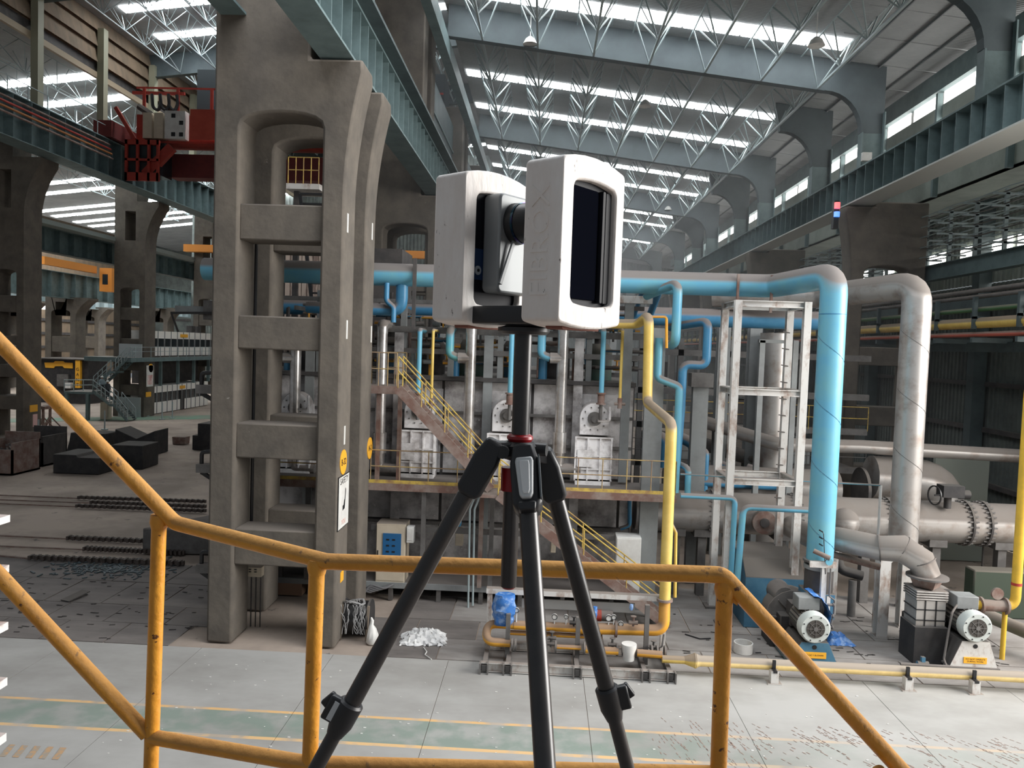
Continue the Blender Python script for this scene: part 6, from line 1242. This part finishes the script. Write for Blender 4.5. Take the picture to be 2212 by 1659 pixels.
# ---- tripod
CARB = mat('carbon_tube', (52, 50, 50), 0.3, 0, (44, 43, 44), 30, spec=0.6)
TRIB = mat('tripod_black', (40, 41, 44), 0.38)
TRIS = mat('tripod_silver', (206, 210, 212), 0.4, 0.1)
TRIR = mat('tripod_red', (150, 22, 30), 0.35)
ax, ay = -0.040, 1.414
tp = thing('tripod', 'black carbon survey tripod with red collar carrying the white scanner', 'tripod', (ax, ay, PZ))
hz = at(1122, 968, Y=ay).z; zc1 = at(1128, 722, Y=ay).z; zb1 = at(1100, 1266, Y=ay).z
ob('centre_column', MB().tube([(ax, ay, zc1), (ax, ay, hz - 0.09)], 0.0160, 28), CARB, tp)
ob('lower_column', MB().tube([(ax - 0.012, ay, hz - 0.05), (ax - 0.012, ay, zb1)], 0.0150, 28), CARB, tp)
ob('end_cap', MB().tube([(ax - 0.012, ay, zb1 - 0.004), (ax - 0.012, ay, zb1), ], [0.011, 0.0145], 24), TRIR, tp)
ob('red_collar', MB().tube([(ax, ay, hz + 0.013), (ax, ay, hz + 0.018), (ax, ay, hz + 0.023), (ax, ay, hz + 0.026)], [0.021, 0.0245, 0.0235, 0.019], 28), TRIR, tp)
ob('lower_red_sleeve', MB().tube([(ax - 0.014, ay - 0.006, hz - 0.078), (ax - 0.014, ay - 0.006, hz - 0.035)], 0.0185, 24), TRIR, tp)
ob('hub', MB().tube([(ax, ay, hz - 0.02), (ax, ay, hz - 0.012), (ax, ay, hz + 0.006), (ax, ay, hz + 0.013)], [0.028, 0.036, 0.036, 0.027], 10), TRIB, tp)
ob('lock_knob', MB().tube([(ax + 0.05, ay - 0.01, hz - 0.0), (ax + 0.028, ay - 0.005, hz - 0.0)], 0.012, 14), TRIB, tp)
def tleg(top, mid, bot, r1, r2, clampd, side):
    """top/mid/bot points on the leg axis; clamp at mid"""
    top, mid, bot = Vector(top), Vector(mid), Vector(bot); d = (bot - top).normalized()
    t1 = top + d * 0.0
    ob('leg_tube', MB().tube([t1, mid], r1, 26), CARB, tp)
    k = (PZ - mid.z) / d.z; foot = mid + d * k
    ob('lower_leg_tube', MB().tube([mid, foot], r2, 24), CARB, tp)
    ob('rubber_foot', MB().tube([foot - d * 0.03, foot + Vector((0, 0, 0.0))], [r2 * 1.3, r2 * 0.9], 14), TRIB, tp)
    c = ob('leg_clamp', MB().tube([mid - d * 0.024, mid - d * 0.02, mid + d * 0.02, mid + d * 0.045], [r1 * 1.18, r1 * 1.42, r1 * 1.38, r2 * 1.12], 22), TRIB, tp)
    s = d.cross(Vector((0, 1, 0))).normalized() * side; fr_ = Vector((0, -1, 0))
    e = mid + s * r1 * 1.45
    ob('clamp_lever', MB().bar(e - d * 0.022 + fr_ * 0.004, e + d * 0.026 + fr_ * 0.004, 0.016, 0.03, s), TRIB, tp, 0.004)
    ob('lever_tip', MB().bar(e + s * 0.007 - d * 0.02, e + s * 0.018 + d * 0.008, 0.012, 0.02, s), TRIB, tp, 0.003)
    if side < 0: ob('lever_trim', MB().bar(e - s * 0.002 - d * 0.016 + fr_ * 0.013, e - s * 0.002 + d * 0.02 + fr_ * 0.013, 0.012, 0.002, fr_), TRIS, tp)
    return d
# crown castings and legs
LT = at(1052, 985, Y=1.39); LM = at(748, 1540, Y=1.36); LB = at(690, 1646, Y=1.355)
RT = at(1180, 1000, Y=1.45); RM = at(1316, 1508, Y=1.47); RB = at(1352, 1659, Y=1.475)
CT = at(1134, 998, Y=1.36); CM = at(1186, 1790, Y=1.06); CB = at(1187, 1800, Y=1.055)
for (T_, M_, B_, side) in ((LT, LM, LB, -1), (RT, RM, RB, 1), (CT, CM, CB, 1)): tleg(T_, M_, B_, 0.0163, 0.0138, 0, side)
def casting(T_, M_, w_, L_, up_d):
    d = (M_ - T_).normalized(); s = d.cross(Vector((0, 1, 0))).normalized(); f = s.cross(d).normalized()
    if f.y > 0: f = -f
    o = T_ - d * 0.0; pts = [(-w_ * 0.42, 0.028), (w_ * 0.42, 0.028), (w_ * 0.62, -0.01), (w_ * 0.60, -L_ * 0.85), (w_ * 0.42, -L_), (-w_ * 0.42, -L_), (-w_ * 0.60, -L_ * 0.85), (-w_ * 0.62, -0.01)]
    ob('leg_shoulder', MB().prof(pts, o + f * 0.024, s, -d, -f, 0.048), TRIB, tp, 0.007); return d, s, f, o
casting(LT + Vector((0.004, 0, 0.004)), LM, 0.040, 0.085, 0); casting(RT, RM, 0.038, 0.075, 0)
d, s, f, o = casting(CT, CM, 0.042, 0.098, 0)
lev = [(-0.014, -0.004), (0.014, -0.004), (0.016, -0.012), (0.012, -0.072), (0.008, -0.08), (-0.008, -0.08), (-0.012, -0.072), (-0.016, -0.012)]
ob('release_lever', MB().prof(lev, o + f * 0.034, s, -d, -f, 0.012), TRIS, tp, 0.003)
ob('lever_inset', MB().prof([(p[0] * 0.55, p[1] * 0.8 - 0.009) for p in lev], o + f * 0.036, s, -d, -f, 0.003), mat('tripod_silver_light', (222, 225, 226), 0.45, 0.0), tp, 0.001)
ob('edge_strip', MB().prof([(0.024, -0.0), (0.027, -0.0), (0.026, -0.08), (0.023, -0.08)], o + f * 0.03, s, -d, -f, 0.03), mat('grey_edge', (96, 102, 106), 0.4), tp)
ob('lever_end', MB().prof([(-0.016, -0.084), (0.016, -0.084), (0.014, -0.1), (-0.014, -0.1)], o + f * 0.03, s, -d, -f, 0.03), TRIB, tp, 0.003)
for T_ in (LT, RT): ob('pivot_bolt', MB().disc((T_ + Vector((ax, ay, hz))) / 2 + Vector((0, -0.02, 0.004)), (0, 1, 0), 0.012, 0.03, 14), TRIB, tp); ob('pivot_arm', MB().bar(T_ + Vector((0, -0.005, 0.012)), (ax, ay, hz - 0.002), 0.034, 0.03), TRIB, tp, 0.004)
# head plate
zp = at(1140, 712, Y=ay).z
ob('head_plate', MB().tube([(ax, ay, zp - 0.009), (ax, ay, zp - 0.004), (ax, ay, zp + 0.003), (ax, ay, zp + 0.007)], [0.042, 0.0475, 0.0475, 0.03], 32), TRIB, tp)
ob('neck', MB().tube([(ax, ay, zp + 0.005), (ax, ay, zp + 0.02)], 0.03, 24), TRIB, tp)
# ---- laser scanner
SW = mat('scuffed_white_cover', (250, 247, 244), 0.6, 0, (238, 230, 224), 14, 0.4, 0.7, col3=(120, 108, 102), scale3=52, t3=0.655, stretch=(1, 1, 0.35), bump=0.1)
SIN = mat('scanner_dark_body', (26, 28, 34), 0.5, spec=0.1)
SSIL = mat('scanner_silver', (150, 154, 156), 0.5, 0.2)
SGL = mat('scanner_screen_glass', (14, 16, 24), 0.3, spec=0.0)
e1 = Vector((-0.79, 0.61, 0)).normalized(); e2 = Vector((0.61, 0.79, 0)).normalized(); ez = Vector((0, 0, 1))
C0 = at(1211, 515, Y=1.25); C0.z = 8.546; HH = 0.266; LL = 0.187
sc = thing('laser_scanner', 'scuffed white laser scanner with two upright housings lettered FIBROX', 'scanner', (ax, ay, 8.54))
def rrect(x0, x1, z0, z1, r, bt, bb, k=5):
    pts = []
    for (cx_, cz_, a0) in ((x1 - r, z1 - r, 0), (x0 + r, z1 - r, 90), (x0 + r, z0 + r, 180), (x1 - r, z0 + r, 270)):
        for i in range(k + 1):
            a = math.radians(a0 + 90 * i / k); pts.append((cx_ + r * math.cos(a), cz_ + r * math.sin(a)))
        if a0 == 0: pts += [(x1 - r - (x1 - x0 - 2 * r) * j / 6, z1) for j in range(1, 6)]
        if a0 == 180: pts += [(x0 + r + (x1 - x0 - 2 * r) * j / 6, z0) for j in range(1, 6)]
    h = (x1 - x0) / 2; c = (x0 + x1) / 2; zm = (z0 + z1) / 2
    return [(x, z + (bt if z > zm else -bb) * (1 - ((x - c) / h) ** 2)) for x, z in pts]
def cover(g0, thick):
    A = rrect(0, LL, 0, HH, 0.007, 0.014, 0.010); B = rrect(0.033, 0.160, 0.034, 0.232, 0.012, 0.008, 0.006)
    n = len(A); mb = MB(); P = lambda p, g_: C0 + e1 * g_ + e2 * p[0] + ez * p[1]
    mb.v = [tuple(P(p, g0)) for p in A] + [tuple(P(p, g0)) for p in B] + [tuple(P(p, g0 + thick)) for p in A] + [tuple(P(p, g0 + thick)) for p in B]
    for i in range(n):
        j = (i + 1) % n; mb.f += [(i, j, n + j, n + i), (2 * n + i, 3 * n + i, 3 * n + j, 2 * n + j), (i, 2 * n + i, 2 * n + j, j), (n + i, n + j, 3 * n + j, 3 * n + i)]
    o = ob('cover', mb, SW, sc, 0.0035); return o
def slab(name, g0, g1, x0, x1, z0, z1, m, r=0.008, bt=0.0, bev=0.002, par=None):
    pts = rrect(x0, x1, z0, z1, r, bt, 0.0); return ob(name, MB().prof(pts, C0 + e1 * g0, e2, ez, e1, g1 - g0), m, par or sc, bev)
cR = cover(0.0, 0.078); cL = cover(0.217, 0.076)
slab('housing', 0.014, 0.066, 0.02, 0.172, 0.02, 0.246, SIN, 0.01)
slab('screen_glass', 0.009, 0.0135, 0.036, 0.118, 0.04, 0.228, SGL, 0.006, 0, 0.001)
slab('side_ridge', 0.004, 0.0135, 0.124, 0.133, 0.036, 0.23, SIN, 0.003, 0, 0.001); slab('side_ridge', 0.008, 0.0135, 0.14, 0.157, 0.036, 0.23, SIN, 0.003, 0, 0.001)
slab('housing', 0.229, 0.283, 0.02, 0.172, 0.02, 0.246, SIN, 0.01)
slab('blue_panel', 0.2275, 0.2292, 0.034, 0.158, 0.078, 0.135, mat('scanner_blue', (24, 52, 92), 0.3), 0.004, 0, 0)
p = C0 + e1 * 0.226 + e2 * 0.050 + ez * 0.095
ob('round_emblem', MB().disc(p, e1, 0.0085, 0.002, 20), mat('emblem_pale', (170, 178, 186), 0.5), sc); ob('emblem_centre', MB().disc(p - e1 * 0.0015, e1, 0.003, 0.002, 12), BLKM, sc)
slab('fairing', 0.188, 0.229, 0.064, 0.175, 0.055, 0.238, SSIL, 0.012, 0, 0.004)
ob('fairing_ridge', MB().bar(C0 + e1 * 0.186 + e2 * 0.068 + ez * 0.07, C0 + e1 * 0.180 + e2 * 0.1 + ez * 0.16, 0.008, 0.004, e1), SSIL, sc, 0.001)
mz = at(1110, 478, Y=1.42).z - C0.z
mc = C0 + e2 * 0.112 + ez * mz
ob('mirror_turret', MB().tube([mc + e1 * 0.2, mc + e1 * 0.165, mc + e1 * 0.125, mc + e1 * 0.1], [0.040, 0.037, 0.036, 0.030], 30), BLKM, sc)
mi = mat('mirror_glass', (20, 60, 76), 0.08, 0.6, (70, 30, 110), 30, 0.45, 0.6)
ob('mirror', MB().tube([mc + e1 * 0.173, mc + e1 * 0.168], 0.0385, 30), mi, sc)
slab('inner_face', 0.0775, 0.082, 0.02, 0.172, 0.01, 0.25, TRIB, 0.01)
slab('base_bridge', 0.03, 0.25, 0.03, 0.15, -0.004, 0.028, TRIB, 0.004, 0, 0.002)
ob('mount', MB().tube([(ax, ay, 8.532), (ax, ay, 8.548)], 0.034, 24), TRIB, sc)
# embossed lettering on the narrow face of the right housing
eo = C0 + e1 * 0.041 + ez * 0.132 - e2 * 0.0003
tx = txt('embossed_lettering', 'FIBROX', 0.052, eo, ez, e1, SW, sc, 0.0014)
# widen spacing by scaling along z to fit height
for v in tx.data.vertices:
    v.co.z = eo.z + (v.co.z - eo.z) * (0.205 / max(0.05, 0.052 * 3.75))
for g_, nm_ in ((0.0, 'cover_foot'), (0.217, 'cover_foot')): slab(nm_, g_ + 0.02, g_ + 0.055, 0.04, 0.15, -0.012, -0.004, mat('rusty_pad', (130, 84, 72), 0.8), 0.004, 0, 0)

# ---- marks on the near floor
random.seed(21)
g = MB()
for k in range(230):
    x = random.uniform(2.6, 12.5); y = random.uniform(16.0, 17.7); L_ = random.uniform(0.15, 0.7); a = random.gauss(-0.95 if x > 5 else -1.3, 0.12)
    n = max(2, int(L_ / 0.12))
    for i in range(n):
        if random.random() < 0.75:
            q = i / n * L_; g.bar((x + q * math.cos(a), y + q * math.sin(a), 0.0015), (x + (q + 0.09) * math.cos(a), y + (q + 0.09) * math.sin(a), 0.0015), random.uniform(0.01, 0.022), 0.002)
stuff(tag(ob('floor_scratches', g, mat('rusty_scratch', (150, 128, 118), 0.9)), 'rows of short rusty drag scratches on the near floor at right', 'scratches'))
g = MB()
for k in range(150):
    p = Vector((random.uniform(-9, 9), random.uniform(14.8, 20), 0.0)); s_ = random.uniform(0.008, 0.035)
    g.box((p.x, p.y, 0), (p.x + s_ * 1.6, p.y + s_, 0.006))
stuff(tag(ob('floor_chips', g, WHITE), 'scattered tiny white chips on the near floor', 'debris'))
g = thing('painted_hatch', 'worn orange hatch stripes painted on the floor at the lower left', 'floor marking', (-9.9, 14.9, 0))
for k in range(5):
    x = -10.6 + k * 0.27; ob('stripe', MB().prism([(x, 14.55), (x + 0.13, 14.55), (x + 0.02, 15.0), (x - 0.11, 15.0)], 'z', 0.0005, 0.002), mat('worn_orange_paint', (186, 150, 112), 0.8, 0, (158, 148, 134), 9, 0.45, 0.55), g)
g = MB()
for k in range(170):
    p = Vector((random.uniform(-18, -9.6), random.uniform(20.6, 25.5), 0.008)) if k % 2 else Vector((random.uniform(4, 14), random.uniform(20.8, 26), 0.008))
    a = random.uniform(-0.25, 0.25); L_ = random.uniform(0.06, 0.26); g.bar(p, p + Vector((math.cos(a) * L_, math.sin(a) * L_, 0)), 0.045, 0.006)
stuff(tag(ob('plate_slots', g, mat('slot_black', (50, 46, 44), 0.9)), 'small dark slots and scars scattered over the floor plates', 'debris'))
g = thing('floor_rod', 'thin dark rod lying on the plates between gas train and left blower', 'rod', at(1490, 1372, Z=0)); ob('rod', MB().pipe([at(1480, 1370, Z=0.02), at(1512, 1380, Z=0.02), at(1535, 1379, Z=0.02)], 0.02, 0.05, 6), BLKM, g)
g = thing('tilted_plate', 'dark lifted floor plate edge on the left floor', 'plate', at(160, 1290, Z=0)); ob('plate', MB().bar(at(140, 1298, Z=0.02), at(186, 1276, Z=0.12), 0.35, 0.03), DARKS, g)

# ================================================================ dust haze hanging in the halls
hz_ = MB().box((-7.2, 31.5, 3.0), (20.6, 127, 27.0))
hm = bpy.data.materials.new('dust_haze'); hm.use_nodes = True; nt = hm.node_tree; nt.nodes.clear()
vo = nt.nodes.new('ShaderNodeVolumeScatter'); vo.inputs['Color'].default_value = (0.93, 0.97, 1, 1); vo.inputs['Density'].default_value = 0.005; vo.inputs['Anisotropy'].default_value = 0.0
ou = nt.nodes.new('ShaderNodeOutputMaterial'); nt.links.new(vo.outputs[0], ou.inputs['Volume'])
o = stuff(tag(ob('dust_haze', hz_, hm), 'thin pale dust haze filling the long halls', 'haze'))
